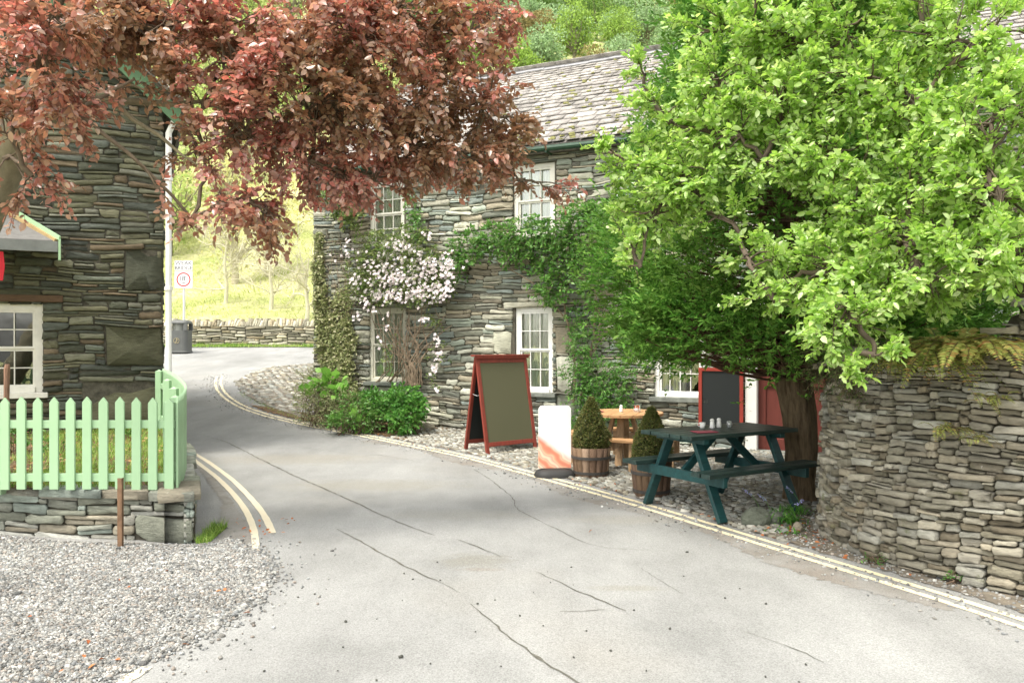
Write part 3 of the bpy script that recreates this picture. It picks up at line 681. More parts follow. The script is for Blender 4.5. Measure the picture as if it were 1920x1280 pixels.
# moss cushions on the slates
k = 260; s_ = ri.uniform(.3, 11.4, k); r_ = ri.choice(30, k) / 30 * sl + ri.normal(0, .02, k); s_[:80] = ri.normal(5.5, .9, 80); r_[:80] = ri.uniform(0, 3.6, 80); s_[80:130] = ri.uniform(3.5, 7, 50); r_[80:130] = ri.uniform(0, .25, 50)
r_ = np.clip(r_, .01, sl - .1); P = roof_map(e0, axv, upv, nv)(np.column_stack([s_, r_, np.full(k, .045)]))
mo = pebbles(ri, P, ri.uniform(.02, .08, k), ri.uniform(.012, .03, k), ri.uniform(.012, .03, k), 'moss', m_plain('moss_yellow', (.23, .225, .09), .95, .4, 30, .8), yaw=np.full(k, -.44), kind='stuff')
mo.parent = inn; mo.matrix_parent_inverse = Matrix.Translation(-inn.location)
m = MB(TI); m.tube([(-4.7, .21, 4.69), (1, .215, 4.66), (7.1, .21, 4.70)], .045, 10)
for t in np.arange(-4.2, 7, .9): m.b2((t, .0, 4.60), (t + .03, .24, 4.63))
m.build('gutter', M_GREENP, inn)
m = MB(TI); m.b2((-4.6, .0, 4.62), (7, .1, 4.78)); m.build('eaves_board', M_MORT, inn)
M_SILL = m_plain('slate_sill', (.20, .215, .19), .9, .3, 8, .7)
sash(inn, TI, *W['lm'], 3, 4, M_WHITE, 'full', sill=M_SILL); sash(inn, TI, *W['ll'], 3, 4, M_CREAM, 'full', sill=M_SILL, label='cream painted sash window behind the clematis stems')
sash(inn, TI, *W['lr'], 4, 3, M_WHITE, 'open', sill=M_SILL, split=False, label='wide white casement window with parted curtains behind the chalkboard')
sash(inn, TI, *W['um'], 3, 4, M_OLDWHITE, 'full', sill=M_SILL); sash(inn, TI, *W['ul'], 3, 4, M_OLDWHITE, 'full', sill=M_SILL); sash(inn, TI, *W['ur'], 3, 4, M_OLDWHITE, 'full', sill=M_SILL)
m = MB(TI); a, b, c, d = W['dr']
m.b2((a - .10, -.2, -.12), (a + .06, .03, 2.2)); m.b2((b - .06, -.2, -.12), (b + .1, .03, 2.2)); m.b2((a + .06, -.2, 2.1), (b - .06, .03, 2.2))
df = m.build('door_frame', M_WHITE, inn, .006); a += .06; b -= .06
m = MB(TI); w_ = b - a
m.b2((a, -.2, 0), (b, -.15, 2.1)); 
for (p, q, r, s_) in ((0, .1, 0, 2.1), (.9, 1, 0, 2.1), (.45, .55, 0, 2.1), (.1, .45, 0, .2), (.55, .9, 0, .2), (.1, .45, .95, 1.1), (.55, .9, .95, 1.1), (.1, .45, 1.95, 2.1), (.55, .9, 1.95, 2.1)): m.b2((a + w_ * p, -.148, r), (a + w_ * q, -.12, s_))
do = m.build('door', M_DOOR, inn, .006)
m = MB(TI)
for p, q in ((.1, .45), (.55, .9)): m.b2((a + w_ * p, -.147, 1.12), (a + w_ * q, -.14, 1.94))
m.build('pane', M_DARK, do)
MB(TI).tube([(a + w_ * .42, -.08, .9), (a + w_ * .42, -.08, 1.05)], .012).build('handle', M_RUST, do)
MB(TI).b2((a - .2, -.1, -.1), (b + .2, .2, .04)).build('doorstep', M_SILL, inn, .01)

# ================================================================== cottage on the left
cot = empty('stone_cottage', (-4.8, 11, .3)); tag(cot, 'dark slate stone cottage gable with green bargeboard behind the mint picket fence', 'cottage')
TC = frameM((0, 11, 0), (1, 0), (0, -1), cot); CW = (-7.35, -6.23, .94, 2.09)
rk = np.random.default_rng(33); acc = Acc(); L = 5.1; x0_ = -9.9; zb = .25
rake = lambda X: 4.9 + .93 * np.where(X > -7.35, -(X + 4.8), (X + 9.9))
hl = [(CW[0] - x0_, CW[1] - x0_, CW[2] - zb, CW[3] - zb)]
res = [(4.62, 5.1, 2.04, 2.6), (4.38, 5.1, 1.02, 1.56), (4.14, 5.1, .18, .78)]
rects = pack(rk, L, 7.3, .06, .038, (3, 11), [1, 1, 1, 2, 2, 2, 3], hl, res)
cx_ = x0_ + (rects[:, 0] + rects[:, 1]) / 2; rects = rects[(rects[:, 3] + zb) < rake(cx_) - .02]
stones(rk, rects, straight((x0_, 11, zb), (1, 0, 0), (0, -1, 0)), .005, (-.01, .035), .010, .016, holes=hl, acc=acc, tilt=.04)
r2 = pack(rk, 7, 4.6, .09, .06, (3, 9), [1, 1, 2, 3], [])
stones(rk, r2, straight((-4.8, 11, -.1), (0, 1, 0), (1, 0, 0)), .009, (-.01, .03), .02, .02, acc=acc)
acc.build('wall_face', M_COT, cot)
m = MB(TC); wall_panel(m, -9.9, -4.8, -.1, 4.9, -.012, -.32, [CW])
m.raw([(-9.9, -.02, 4.9), (-4.8, -.02, 4.9), (-7.35, -.02, 7.25), (-9.9, -.3, 4.9), (-4.8, -.3, 4.9), (-7.35, -.3, 7.25)], [(0, 1, 2), (3, 4, 5), (0, 1, 4, 3), (1, 2, 5, 4), (2, 0, 3, 5)])
m.b2((-5.1, -.33, -.1), (-4.81, -7, 4.8)); m.b2((-9.9, -.33, -.1), (-9.6, -7, 4.8)); m.b2((-9.6, -6.7, -.1), (-5.1, -7, 4.8)); m.build('wall_core', M_MORT, cot)
cn = np.array([.93, 0, 1]); cn /= np.linalg.norm(cn); up_ = np.array([-1, 0, .93]); up_ /= np.linalg.norm(up_)
ce = np.array([-4.55, 10.72, rake(-4.8) - .93 * .25 + .10]); ap = np.array([-7.35, 10.72, 7.25 + .12]); sl2 = np.linalg.norm(ap - ce)
roof('roof', cot, roof_map(ce, (0, 1, 0), up_, cn), 7.3, sl2, .26, .2, rk, M_SLATE, (.25, .5))
ce2 = ce.copy(); ce2[0] = -14.7 - ce[0]; up2_ = up_ * np.array([-1, 1, 1]); cn2 = cn * np.array([-1, 1, 1])
roof('roof', cot, roof_map(ce2, (0, 1, 0), up2_, cn2), 7.3, sl2, .26, .2, rk, M_SLATE, (.3, .6))
m = MB(Matrix.Translation(-cot.location)); bgb = MB(Matrix.Translation(-cot.location))
for c_, u_, n_ in ((ce, up_, cn), (ce2, up2_, cn2)):
    y_ = np.array([0, 1, 0.]); q = [c_, c_ + y_ * 7.3, c_ + y_ * 7.3 + u_ * sl2, c_ + u_ * sl2]; q += [p - n_ * .04 for p in q]
    m.raw(q, [(0, 1, 2, 3), (4, 5, 6, 7), (0, 1, 5, 4), (1, 2, 6, 5), (2, 3, 7, 6), (3, 0, 4, 7)])
    a_ = c_ - n_ * .045 - y_ * .0; q = [a_, a_ + u_ * sl2, a_ + u_ * sl2 - np.array([0, 0, .26]), a_ - np.array([0, 0, .26])]; q += [p + y_ * .03 for p in q]
    bgb.raw(q, [(0, 1, 2, 3), (4, 5, 6, 7), (0, 1, 5, 4), (1, 2, 6, 5), (2, 3, 7, 6), (3, 0, 4, 7)])
m.build('roof_base', M_MORT, cot); bgb.build('bargeboard', M_BARGE, cot)
m = MB(Matrix.Translation(-cot.location)); m.tube([(-4.73, 10.93, .3), (-4.73, 10.93, 4.45), (-4.66, 10.9, 4.62)], .042, 10)
for z in (.9, 2.3, 3.8): m.lathe([(.055, z), (.055, z + .05)], 10, (-4.73, 10.93, 0))
m.build('drainpipe', M_WHITE, cot)
sash(cot, TC, *CW, 4, 4, M_OLDWHITE, None, .09, .04, M_OLDWHITE)
MB(TC).b2((-7.6, -.1, 2.11), (-6.0, .05, 2.2)).build('lintel', m_plain('old_timber', (.12, .075, .045), .9, .3, 10, .6, (1, 8, 8)), cot, .01)
cp = empty('slate_canopy', (-7, 11, 2.77)); tag(cp, 'small hipped slate canopy with green trim fixed to the cottage wall', 'canopy')
m = MB(Matrix.Translation(-cp.location)); A_ = (-6.02, 10.3, 2.84); B_ = (-9.0, 10.3, 2.84); C_ = (-6.6, 11, 3.22); D_ = (-9.0, 11, 3.34); E_ = (-6.02, 11, 2.84)
lo = lambda p: (p[0], p[1], p[2] - .03)
m.raw([A_, B_, D_, C_, E_, lo(A_), lo(B_), lo(D_), lo(C_), lo(E_)], [(0, 1, 2, 3), (0, 3, 4), (5, 6, 7, 8), (5, 8, 9), (0, 1, 6, 5), (0, 4, 9, 5)]); m.build('slates', m_plain('canopy_slate', (.17, .165, .155), .85, .2, 9, .5, (1, 5, 5)), cp)
MB(Matrix.Translation(-cp.location)).b2((-9, 10.27, 2.70), (-6.0, 10.295, 2.83)).build('fascia', m_plain('grey_board', (.17, .18, .17), .8, .2), cp)
MB(Matrix.Translation(-cp.location)).bar(A_, (-6.6, 10.98, 3.24), .05, .04).build('hip_trim', m_plain('raw_timber', (.40, .29, .14), .8, .2, 6, .5), cp)
MB(Matrix.Translation(-cp.location)).b2((-5.995, 10.27, 2.60), (-5.97, 10.32, 2.86)).bar((-5.98, 10.28, 2.87), (-6.56, 10.98, 3.28), .02, .05).build('green_trim', M_FENCE, cp)
rb = MB(); rb.prism([(-6.9, 2.68), (-6.575, 2.68), (-6.56, 2.5), (-6.58, 2.33), (-6.9, 2.36)], 10.30, 10.315); tag(rb.build('red_banner', m_plain('red_cloth', (.45, .02, .03), .8, .1)), 'strip of red cloth hanging under the grey slate canopy', 'banner')

ca = math.radians(24.8); Rc = Matrix.Rotation(ca, 4, 'Z'); pv = Vector((-4.8, 11, 0))
for o in (cot, cp): o.location = pv + Rc @ (o.location - pv); o.rotation_euler = (0, 0, ca)
rbn = bpy.data.objects['red_banner']; rbn.location = pv - Rc @ pv; rbn.rotation_euler = (0, 0, ca)
# ================================================================== dry stone walls
def core(name, f, L, top, thick, mat, parent=None, zb=-.1, n=80, capz=0):
    s = np.linspace(0, L, n); z1 = top(s)
    ring = [f(s, np.full(n, zb), np.full(n, -.02)), f(s, z1, np.full(n, -.02)), f(s, z1 + capz, np.full(n, -thick / 2)), f(s, z1, np.full(n, -thick)), f(s, np.full(n, zb), np.full(n, -thick))]
    V = np.concatenate(ring); i = np.arange(n - 1); Fq = np.concatenate([np.stack([k * n + i, k * n + i + 1, (k + 1) * n + i + 1, (k + 1) * n + i], 1) for k in range(4)])
    return npm(name, V, Fq, mat, parent)
def ztop(acc, rng, f, L, top, thick, pitch, h, mat=None, upright=False):
    """coping stones laid across the top"""
    s = 0; m = acc
    while s < L - .02:
        w = min(rng.uniform(*pitch), L - s); hh = rng.uniform(*h); t = float(top(np.array([s + w / 2]))[0]); 
        a, b = s + .003, s + w - .003; o0, o1 = .03 + rng.uniform(-.02, .03), -thick - .02 + rng.uniform(-.03, .02); ch = min(.012, hh * .3)
        pts = [(a, 0, o0), (b, 0, o0), (b, 0, o1), (a, 0, o1), (a, hh - ch, o0), (b, hh - ch, o0), (b, hh - ch, o1), (a, hh - ch, o1), (a + ch, hh, o0 - ch), (b - ch, hh, o0 - ch), (b - ch, hh, o1 + ch), (a + ch, hh, o1 + ch)]
        p = np.array(pts) + rng.normal(0, .004, (12, 3)); V = f(p[:, 0], t + p[:, 1] + (p[:, 0] - s) * rng.normal(0, .03), p[:, 2])
        m.add(V, np.array([(0, 1, 5, 4), (1, 2, 6, 5), (2, 3, 7, 6), (3, 0, 4, 7), (4, 5, 9, 8), (5, 6, 10, 9), (6, 7, 11, 10), (7, 4, 8, 11), (8, 9, 10, 11)])); s += w
rw = np.random.default_rng(41)
wallR = empty('dry_stone_wall', (2.6, 6, 0)); tag(wallR, 'tall curving dry stone wall beside the road with ferns growing on its top', 'wall')
fR, LR = along([(5.2, 8.2), (4.2, 7.95), (3.3, 7.6), (2.78, 7.2), (2.59, 6.85), (2.53, 6.55), (2.52, 6.3), (2.60, 5.87), (2.76, 5.54), (2.93, 5.3), (3.14, 5.07), (3.45, 4.78), (3.95, 4.35), (4.8, 3.7), (5.6, 3.0)])
sR = np.linspace(0, LR, 400); pR = fR(sR, sR * 0, sR * 0); stepS = sR[np.argmin(np.abs(pR[:, 0] / pR[:, 1] - .600) + (pR[:, 1] > 6) * 9)]
topR = lambda s: np.where(s < stepS, 1.34 + .26 * np.clip((s - stepS + 2.0) / 2.0, 0, 1) + .02 * np.sin(s * 5), 1.74 + .16 * np.clip((s - stepS) / .5, 0, 1) + .02 * np.sin(s * 4))
acc = Acc(); rects = pack(rw, LR, 2.0, .035, .02, (2, 7), [1, 1, 2, 2, 2, 3, 3], [])
rects = rects[rects[:, 3] < topR((rects[:, 0] + rects[:, 1]) / 2) + .03]
stones(rw, rects, lambda s, z, d: fR(s, z - .06, d - np.clip(z, 0, 2) * .05), .003, (-.03, .04), .006, .016, wf=1.4, acc=acc, tilt=.07)
ztop(acc, rw, fR, LR, lambda s: topR(s), .42, (.12, .34), (.03, .06))
acc.build('stones', M_DRY, wallR); core('core', lambda s, z, d: fR(s, z, d - .03 - np.clip(z, 0, 2) * .05), LR, lambda s: topR(s) - .02, .42, M_MORT, wallR)
low = empty('low_stone_wall', (-2.6, 6.4, 0)); tag(low, 'low dry stone retaining wall carrying the mint green picket fence', 'wall')
acc = Acc(); rl = np.random.default_rng(52)
L1 = 5.0; f1 = straight((-2.52 - L1 * .9847, 6.35 + L1 * .174, -.05), (.9847, -.174, 0), (.34, -.94, 0))
# u=0 lies near (-4.2, 6.65)
res = [(4.48, 5.0, .04, .24)]
rects = pack(rl, L1, .38, .04, .04, (4, 14), [1, 1, 2, 2], [], res); stones(rl, rects, lambda s, z, d: f1(s, z, d), .003, (-.01, .035), .009, .010, acc=acc, tilt=.08)
f1b = straight((-2.52 - L1 * .9847, 6.35 + L1 * .174, 0), (.9847, -.174, 0), (.34, -.94, 0))
ztop(acc, rl, f1b, L1, lambda s: np.full_like(s, .33), .22, (.3, .6), (.06, .075))
side = [(-2.53, 6.35), (-2.66, 6.68), (-2.80, 7.0), (-2.98, 7.5), (-3.28, 8.2), (-3.70, 9.2), (-4.7, 11.0)]
f2, L2 = along(side); rects = pack(rl, L2, .38, .04, .04, (4, 10), [1, 1, 2, 2], [])
stones(rl, rects, lambda s, z, d: f2(s, z - .05, d), .005, (-.01, .03), .016, .012, acc=acc, tilt=.06)
ztop(acc, rl, f2, L2, lambda s: np.full_like(s, .335), .22, (.3, .6), (.055, .07))
acc.build('stones', M_LOW, low)
core('core', lambda s, z, d: f1b(s, z, d - .01), L1, lambda s: np.full_like(s, .33), .2, M_MORT, low); core('core', lambda s, z, d: f2(s, z, d - .01), L2, lambda s: np.full_like(s, .33), .2, M_MORT, low)
far = empty('roadside_wall', (-10, 29, 1.3)); tag(far, 'pale dry stone wall with upright coping stones across the far road', 'wall')
acc = Acc(); rf_ = np.random.default_rng(61); LF = 30.; f0 = lambda s, z, d: np.stack([-22 + s, 29.1 - d + 0 * s, z + H(-22 + s, 29.1 + 0 * s)], 1)
rects = pack(rf_, LF, .72, .08, .06, (3, 9), [1, 1, 2, 2], []); stones(rf_, rects, f0, .009, (-.01, .05), .02, .02, acc=acc, tilt=.05)
s = 0
while s < LF:
    w = rf_.uniform(.06, .13); hh = rf_.uniform(.16, .30); lean = rf_.normal(.04, .04)
    p = np.array([(a + w * b, c * hh, dd) for a in (s,) for c in (0, 1) for b, dd in ((.05, .04), (.95, .04), (.95, -.42), (.05, -.42))]); p[4:, 0] += lean; p[4:, 2] *= rf_.uniform(.6, .95)
    V = f0(p[:, 0], .70 + p[:, 1], p[:, 2]); acc.add(V, np.array([(0, 1, 5, 4), (1, 2, 6, 5), (2, 3, 7, 6), (3, 0, 4, 7), (4, 5, 6, 7)])); s += w
acc.build('stones', M_FARW, far); core('core', lambda s, z, d: f0(s, z, d), LF, lambda s: np.full_like(s, .72), .4, M_MORT, far)


# ================================================================== picket fence
fence = empty('picket_fence', (-2.75, 6.48, .38)); tag(fence, 'mint green picket fence on the low stone wall in front of the cottage garden', 'fence')
def picket_mesh():
    m = MB(); w = .036; m.prism([(-w, 0), (w, 0), (w, .70), (0, .745), (-w, .70)], -.010, .010)
    return m
pk0 = picket_mesh().build('picket', M_FENCE, fence, .003)
def put_picket(o, x, y, z, rz, sc=1.): o.location = Vector((x, y, z)) - fence.location; o.rotation_euler = (0, 0, rz); o.scale = (1, 1, sc)
rp = np.random.default_rng(8); first = True
def add_picket(*a):
    global first
    o = pk0 if first else pk0.copy()
    if not first: COL.objects.link(o); o.parent = fence
    first = False; put_picket(o, *a)
for i in range(18): add_picket(-2.765 - i * .1335, 6.455 + i * .0015, .405 + rp.normal(0, .003), rp.normal(.0, .01) , 1 + rp.normal(0, .004))
fp = spline([(-2.72, 6.50), (-2.86, 6.95), (-3.06, 7.5), (-3.35, 8.2), (-3.78, 9.1), (-4.25, 10.0), (-4.74, 10.85)], .01); cl = np.concatenate([[0], np.cumsum(np.linalg.norm(np.diff(fp, axis=0), axis=1))])
for i, d in enumerate(np.arange(.02, cl[-1], .112)):
    x = np.interp(d, cl, fp[:, 0]); y = np.interp(d, cl, fp[:, 1]); x2 = np.interp(d + .05, cl, fp[:, 0]); y2 = np.interp(d + .05, cl, fp[:, 1]); x1 = np.interp(d - .05, cl, fp[:, 0]); y1 = np.interp(d - .05, cl, fp[:, 1])
    add_picket(x, y, .405 + .09 * (d / cl[-1]) ** 1.5, math.atan2(y2 - y1, x2 - x1), 1.)
for z in (.50, .93):
    MB(Matrix.Translation(-fence.location)).bar((-5.2, 6.49, z), (-2.80, 6.487, z), .03, .065).build('rail', M_FENCE, fence, .004)
    m = MB(Matrix.Translation(-fence.location)); q = fp[::24]
    for a, b, k in zip(q, q[1:], range(99)):
        n_ = np.array([-(b - a)[1], (b - a)[0]]); n_ = n_ / np.hypot(*n_) * .028; za = z + .09 * (k / len(q)) ** 1.5; zb_ = z + .09 * ((k + 1) / len(q)) ** 1.5
        m.bar((*(a + n_), za), (*(b + n_), zb_), .028, .065)
    m.build('rail', M_FENCE, fence)
for (x, y, h) in ((-2.80, 6.545, 1.10), (-3.12, 7.42, 1.08), (-3.57, 8.45, 1.10), (-4.05, 9.4, 1.14), (-4.72, 10.7, 1.2), (-4.2, 6.55, 1.02)):
    m = MB(Matrix.Translation(-fence.location)); m.box((x, y, .35 + (h - .35) / 2), (.075, .075, h - .35)); m.raw([(x - .04, y - .04, h), (x + .04, y - .04, h), (x + .04, y + .04, h), (x - .04, y + .04, h), (x, y, h + .025)], [(0, 1, 4), (1, 2, 4), (2, 3, 4), (3, 0, 4), (0, 1, 2, 3)])
    m.build('post', M_FENCE, fence, .003)

st = MB(); st.box((-3.045, 6.21, .26), (.034, .008, .56)).box((-3.030, 6.222, .26), (.006, .03, .56)); tag(st.build('rusty_stake', M_RUST), 'thin rusty angle iron stake standing in gravel before the low wall', 'stake')
st = MB(); st.tube([(-5.32, 8.4, .3), (-5.31, 8.4, .8), (-5.29, 8.38, 1.32), (-5.285, 8.38, 1.36)], [.028, .026, .03, .022], 8); tag(st.build('weathered_post', m_plain('weathered_wood', (.27, .16, .11), .85, .3, 10, .6, (6, 6, 1))), 'round brown wooden post in the garden beside the cottage window', 'post')

# ================================================================== green picnic table
M_TABG = m_plain('dark_green_wood', (.012, .058, .060), .38, .3, 5, .35, (1, 5, 5), .5)
M_TABT = m_plain('worn_green_top', (.022, .045, .040), .42, .4, 5, .4, (1, 7, 7), .5, dirt=(.07, .075, .065), dirt_at=.58)
pt = empty('picnic_table', (2.005, 7.69, 0.01), math.radians(31)); tag(pt, 'dark green wooden picnic table with attached benches on the cobbles', 'picnic table')
L_ = 1.42
m = MB()
for i in range(5): y = -.34 + .136 * (i + .5); m.box((0, y, .732), (L_ + .02 * ((i * 37) % 3 - 1), .128, .036))
m.build('tabletop', M_TABT, pt, .005)
for sx in (-1, 1):
    m = MB(); m.box((sx * .5, 0, .69), (.06, .64, .05)); m.build('batten', M_TABG, pt, .004)
    m = MB(); m.box((sx * .53 + .0, 0, .365), (.045, 1.16, .09)); m.build('cross_beam', M_TABG, pt, .004)
    for sy in (-1, 1):
        m = MB(); m.bar((sx * .485, sy * .17, .705), (sx * .485, sy * .50, .0), .042, .095, (1, 0, 0)); m.build('leg', M_TABG, pt, .004)
    m = MB(); m.bar((sx * .08, 0, .70), (sx * .50, 0, .36), .07, .04, (0, 1, 0)); m.build('brace', M_TABG, pt, .004)
for sy in (-1, 1):
    m = MB(); m.box((0, sy * .42, .431), (L_ + .06, .105, .038)); m.box((.01, sy * .535, .431), (L_ + .06, .105, .038)); m.build('bench_seat', M_TABT, pt, .005)
def on_table(o, tab, x, y, z, rz=0):
    M_ = Matrix.Translation(tab.location) @ Matrix.Rotation(tab.rotation_euler[2], 4, 'Z'); p = M_ @ Vector((x, y, z)); o.location = p; o.rotation_euler = (0, 0, rz)
M_MENU = m_plain('menu_card', (.30, .05, .08), .4, .08)
def menu(label, tab, x, y, z, rz, w=.21, l=.15):
    o = MB().box((0, 0, .004), (w, l, .007)).build('menu', M_MENU, None, .002); tag(o, label, 'menu'); on_table(o, tab, x, y, z, rz)
menu('dark red menu lying on the green picnic table', pt, -.33, -.12, .751, .25)
M_CER = m_plain('white_ceramic', (.82, .82, .80), .2, .02, 5, .02, spec=.6); M_STEEL = m_plain('steel', (.5, .5, .5), .3, .05, spec=.7)
def m_clear():
    m, nt = new_mat('clear_glass'); t = nd(nt, 'ShaderNodeBsdfTransparent', {0: (.93, .95, .95, 1)}); g_ = nd(nt, 'ShaderNodeBsdfGlossy', {0: (1, 1, 1, 1), 1: .05}); d_ = nd(nt, 'ShaderNodeBsdfDiffuse', {0: (.75, .77, .76, 1)})
    a = nd(nt, 'ShaderNodeMixShader', {0: .35, 1: t.outputs[0], 2: d_.outputs[0]}); b = nd(nt, 'ShaderNodeMixShader', {0: .18, 1: a.outputs[0], 2: g_.outputs[0]}); nd(nt, 'ShaderNodeOutputMaterial', {0: b.outputs[0]}); return m
M_CLR = m_clear()
def shaker(label, tab, x, y, z, mat, group=None):
    r = empty('shaker'); tag(r, label, 'shaker', group); on_table(r, tab, x, y, z)
    MB().lathe([(.001, 0), (.024, 0), (.026, .01), (.022, .05), (.019, .066)], 16).build('body', mat, r, smooth=True); MB().lathe([(.021, .066), (.022, .078), (.014, .09), (.001, .094)], 16).build('cap', M_CER if mat is M_CER else M_STEEL, r, smooth=True)
shaker('white shaker on the green picnic table, nearer the menu', pt, -.02, .09, .751, M_CER); shaker('white shaker on the green picnic table, nearer the trunk', pt, .08, .10, .751, M_CER)
cb = empty('cup'); tag(cb, 'small white cup with a handle beside the shakers on the green table', 'cup'); on_table(cb, pt, -.10, .14, .751)
MB().lathe([(.001, 0), (.022, 0), (.026, .02), (.03, .055), (.027, .055), (.022, .01), (.001, .008)], 18).build('bowl', M_CER, cb, smooth=True); MB().tube([(-.026, 0, .045), (-.045, 0, .043), (-.047, 0, .025), (-.025, 0, .015)], .004, 6).build('handle', M_CER, cb)
tb = MB().lathe([(.001, 0), (.024, 0), (.028, .062), (.0255, .062), (.022, .004), (.001, .004)], 18).build('tumbler', M_CLR, None, smooth=True); tag(tb, 'clear glass tumbler beside the white shakers on the green table', 'glass'); on_table(tb, pt, .17, .05, .751)

# ================================================================== round table
M_WOOD = m_plain('oiled_pine', (.50, .29, .14), .5, .3, 5, .35, (1, 7, 7), .3); M_WOOD2 = m_plain('pale_pine', (.42, .28, .16), .6, .3, 5, .35, (7, 7, 1), .3)
rt = empty('round_picnic_table', (1.45, 10.45, 0.0), math.radians(-20)); tag(rt, 'round natural wood picnic table with four short benches by the inn wall', 'picnic table')
m = MB()
for i in range(7):
    x0 = -.52 + i * 1.04 / 7 + .003; x1 = -.52 + (i + 1) * 1.04 / 7 - .003; f_ = lambda x: math.sqrt(max(.001, .52 ** 2 - x * x)); k = 5
    xs_ = [x0 + (x1 - x0) * j / k for j in range(k + 1)]; m.prism([(x, -f_(x)) for x in xs_] + [(x, f_(x)) for x in xs_[::-1]], .645, .68, 'z')
m.build('tabletop', M_WOOD, rt, .003)
for k in range(4):
    Mz = Matrix.Rotation(k * math.pi / 2, 4, 'Z')
    m = MB(Mz); m.bar((.12, 0, .645), (.28, 0, 0), .05, .09, (0, 1, 0)); m.build('leg', M_WOOD2, rt, .004)
    m = MB(Mz); m.box((.40, 0, .31), (.62, .045, .09)); m.build('bench_arm', M_WOOD2, rt, .004)
    m = MB(Mz); m.box((.58, 0, .385), (.10, .66, .035)); m.box((.69, 0, .385), (.10, .66, .035)); bs = m.build('bench_seat', M_WOOD, rt, .004)
    for sy in (-1, 1): MB(Mz).box((.635, sy * .24, .185), (.12, .05, .365)).build('bench_leg', M_WOOD2, bs, .004)
menu('dark red menu lying flat on the round wooden table', rt, -.36, -.10, .681, .1, .24, .13)
shaker('white shaker on the round wooden table', rt, -.02, -.02, .681, M_CER)
sb = empty('sauce_holder'); tag(sb, 'small clear pot of sauce sachets on the round wooden table', 'pot'); on_table(sb, rt, .17, .08, .681)
MB().lathe([(.001, 0), (.045, 0), (.05, .045), (.047, .045), (.042, .004), (.001, .004)], 18).build('pot', M_CLR, sb, smooth=True)
rs = np.random.default_rng(4)
for k in range(8):
    mt = [m_plain('sachet_red', (.5, .05, .03), .4, .05), M_CER, m_plain('sachet_orange', (.55, .18, .05), .4, .05)][k % 3] if k < 3 else mt_l[k % 3]
    if k < 3: mt_l = (mt_l if k else []) + [mt]
    MB(Matrix.Translation((-.03 + .0085 * k, 0, .045)) @ Matrix.Rotation(rs.normal(0, .12), 4, 'Y')).box((0, 0, 0), (.005, .05, .075)).build('sachet', mt, sb)

# ================================================================== boards
M_REDW = m_plain('red_stained_wood', (.23, .045, .03), .5, .2, 5, .4, (6, 6, 1), .4); M_OLIVE = m_plain('olive_panel', (.105, .105, .06), .7, .02, 2, .05); M_SLBD = m_plain('chalkboard_black', (.018, .022, .022), .5, .05, 3, .1)
ab = empty('a_board', (-.357, 11.16, .005), math.radians(38)); tag(ab, 'large red framed a-board with a blank olive panel at the road edge', 'signboard')
W_, Hh_ = .92, 1.38
def leaf_board(par, lean, y0, front, inner):
    M_ = Matrix.Translation((0, y0, 0)) @ Matrix.Rotation(lean, 4, 'X'); hh = Hh_ / math.cos(lean)
    m = MB(M_)
    for x in (.0275, W_ - .0275): m.box((x, 0, hh / 2 - .01), (.055, .035, hh))
    m.box((W_ / 2, 0, .15), (W_ - .11, .032, .06)); m.box((W_ / 2, 0, hh - .06), (W_ - .11, .032, .07)); fr = m.build('frame', M_REDW, par, .004)
    MB(M_).b2((.055, -.008, .18), (W_ - .055, .004, hh - .095)).build('panel', front, fr)
    MB(M_).b2((.055, .0055, .18), (W_ - .055, .009, hh - .095)).build('panel', inner, fr)
leaf_board(ab, -math.atan(.27 / Hh_), 0, M_OLIVE, M_SLBD); leaf_board(ab, math.atan(.27 / Hh_), .55, M_SLBD, M_SLBD)
m = MB(); m.box((W_ / 2, .265, Hh_ + .012), (W_ + .10, .10, .026)); m.box((W_ / 2, .235, Hh_ - .015), (W_ + .05, .03, .03)); m.build('top_rail', M_REDW, ab, .005)
MB().tube([(.03, .15, .85), (.03, .27, .82), (.03, .4, .85)], .004, 5).build('stay', M_STEEL, ab)
cbd = MB(TI and frameM(IO, AX, NN)); cb_o = empty('chalkboard', tuple(I3(3.0, .07, .35))); TB = frameM(IO, AX, NN, cb_o); tag(cb_o, 'blank black chalkboard in a red frame hung on the inn wall by the door', 'chalkboard')
m = MB(TB); t0, t1, z0, z1, fw = 2.70, 3.34, .30, 1.215, .05
m.b2((t0, .05, z0), (t0 + fw, .09, z1)); m.b2((t1 - fw, .05, z0), (t1, .09, z1)); m.b2((t0 + fw, .05, z0), (t1 - fw, .088, z0 + fw)); m.b2((t0 + fw, .05, z1 - fw), (t1 - fw, .088, z1)); m.build('frame', m_plain('bright_red_wood', (.31, .045, .03), .45, .15, 5, .3), cb_o, .004)
MB(TB).b2((t0 + fw, .055, z0 + fw), (t1 - fw, .07, z1 - fw)).build('panel', M_SLBD, cb_o); MB(TB).tube([(3.02, .06, z1), (3.02, .02, z1 + .05)], .006).build('hook', M_RUST, cb_o)

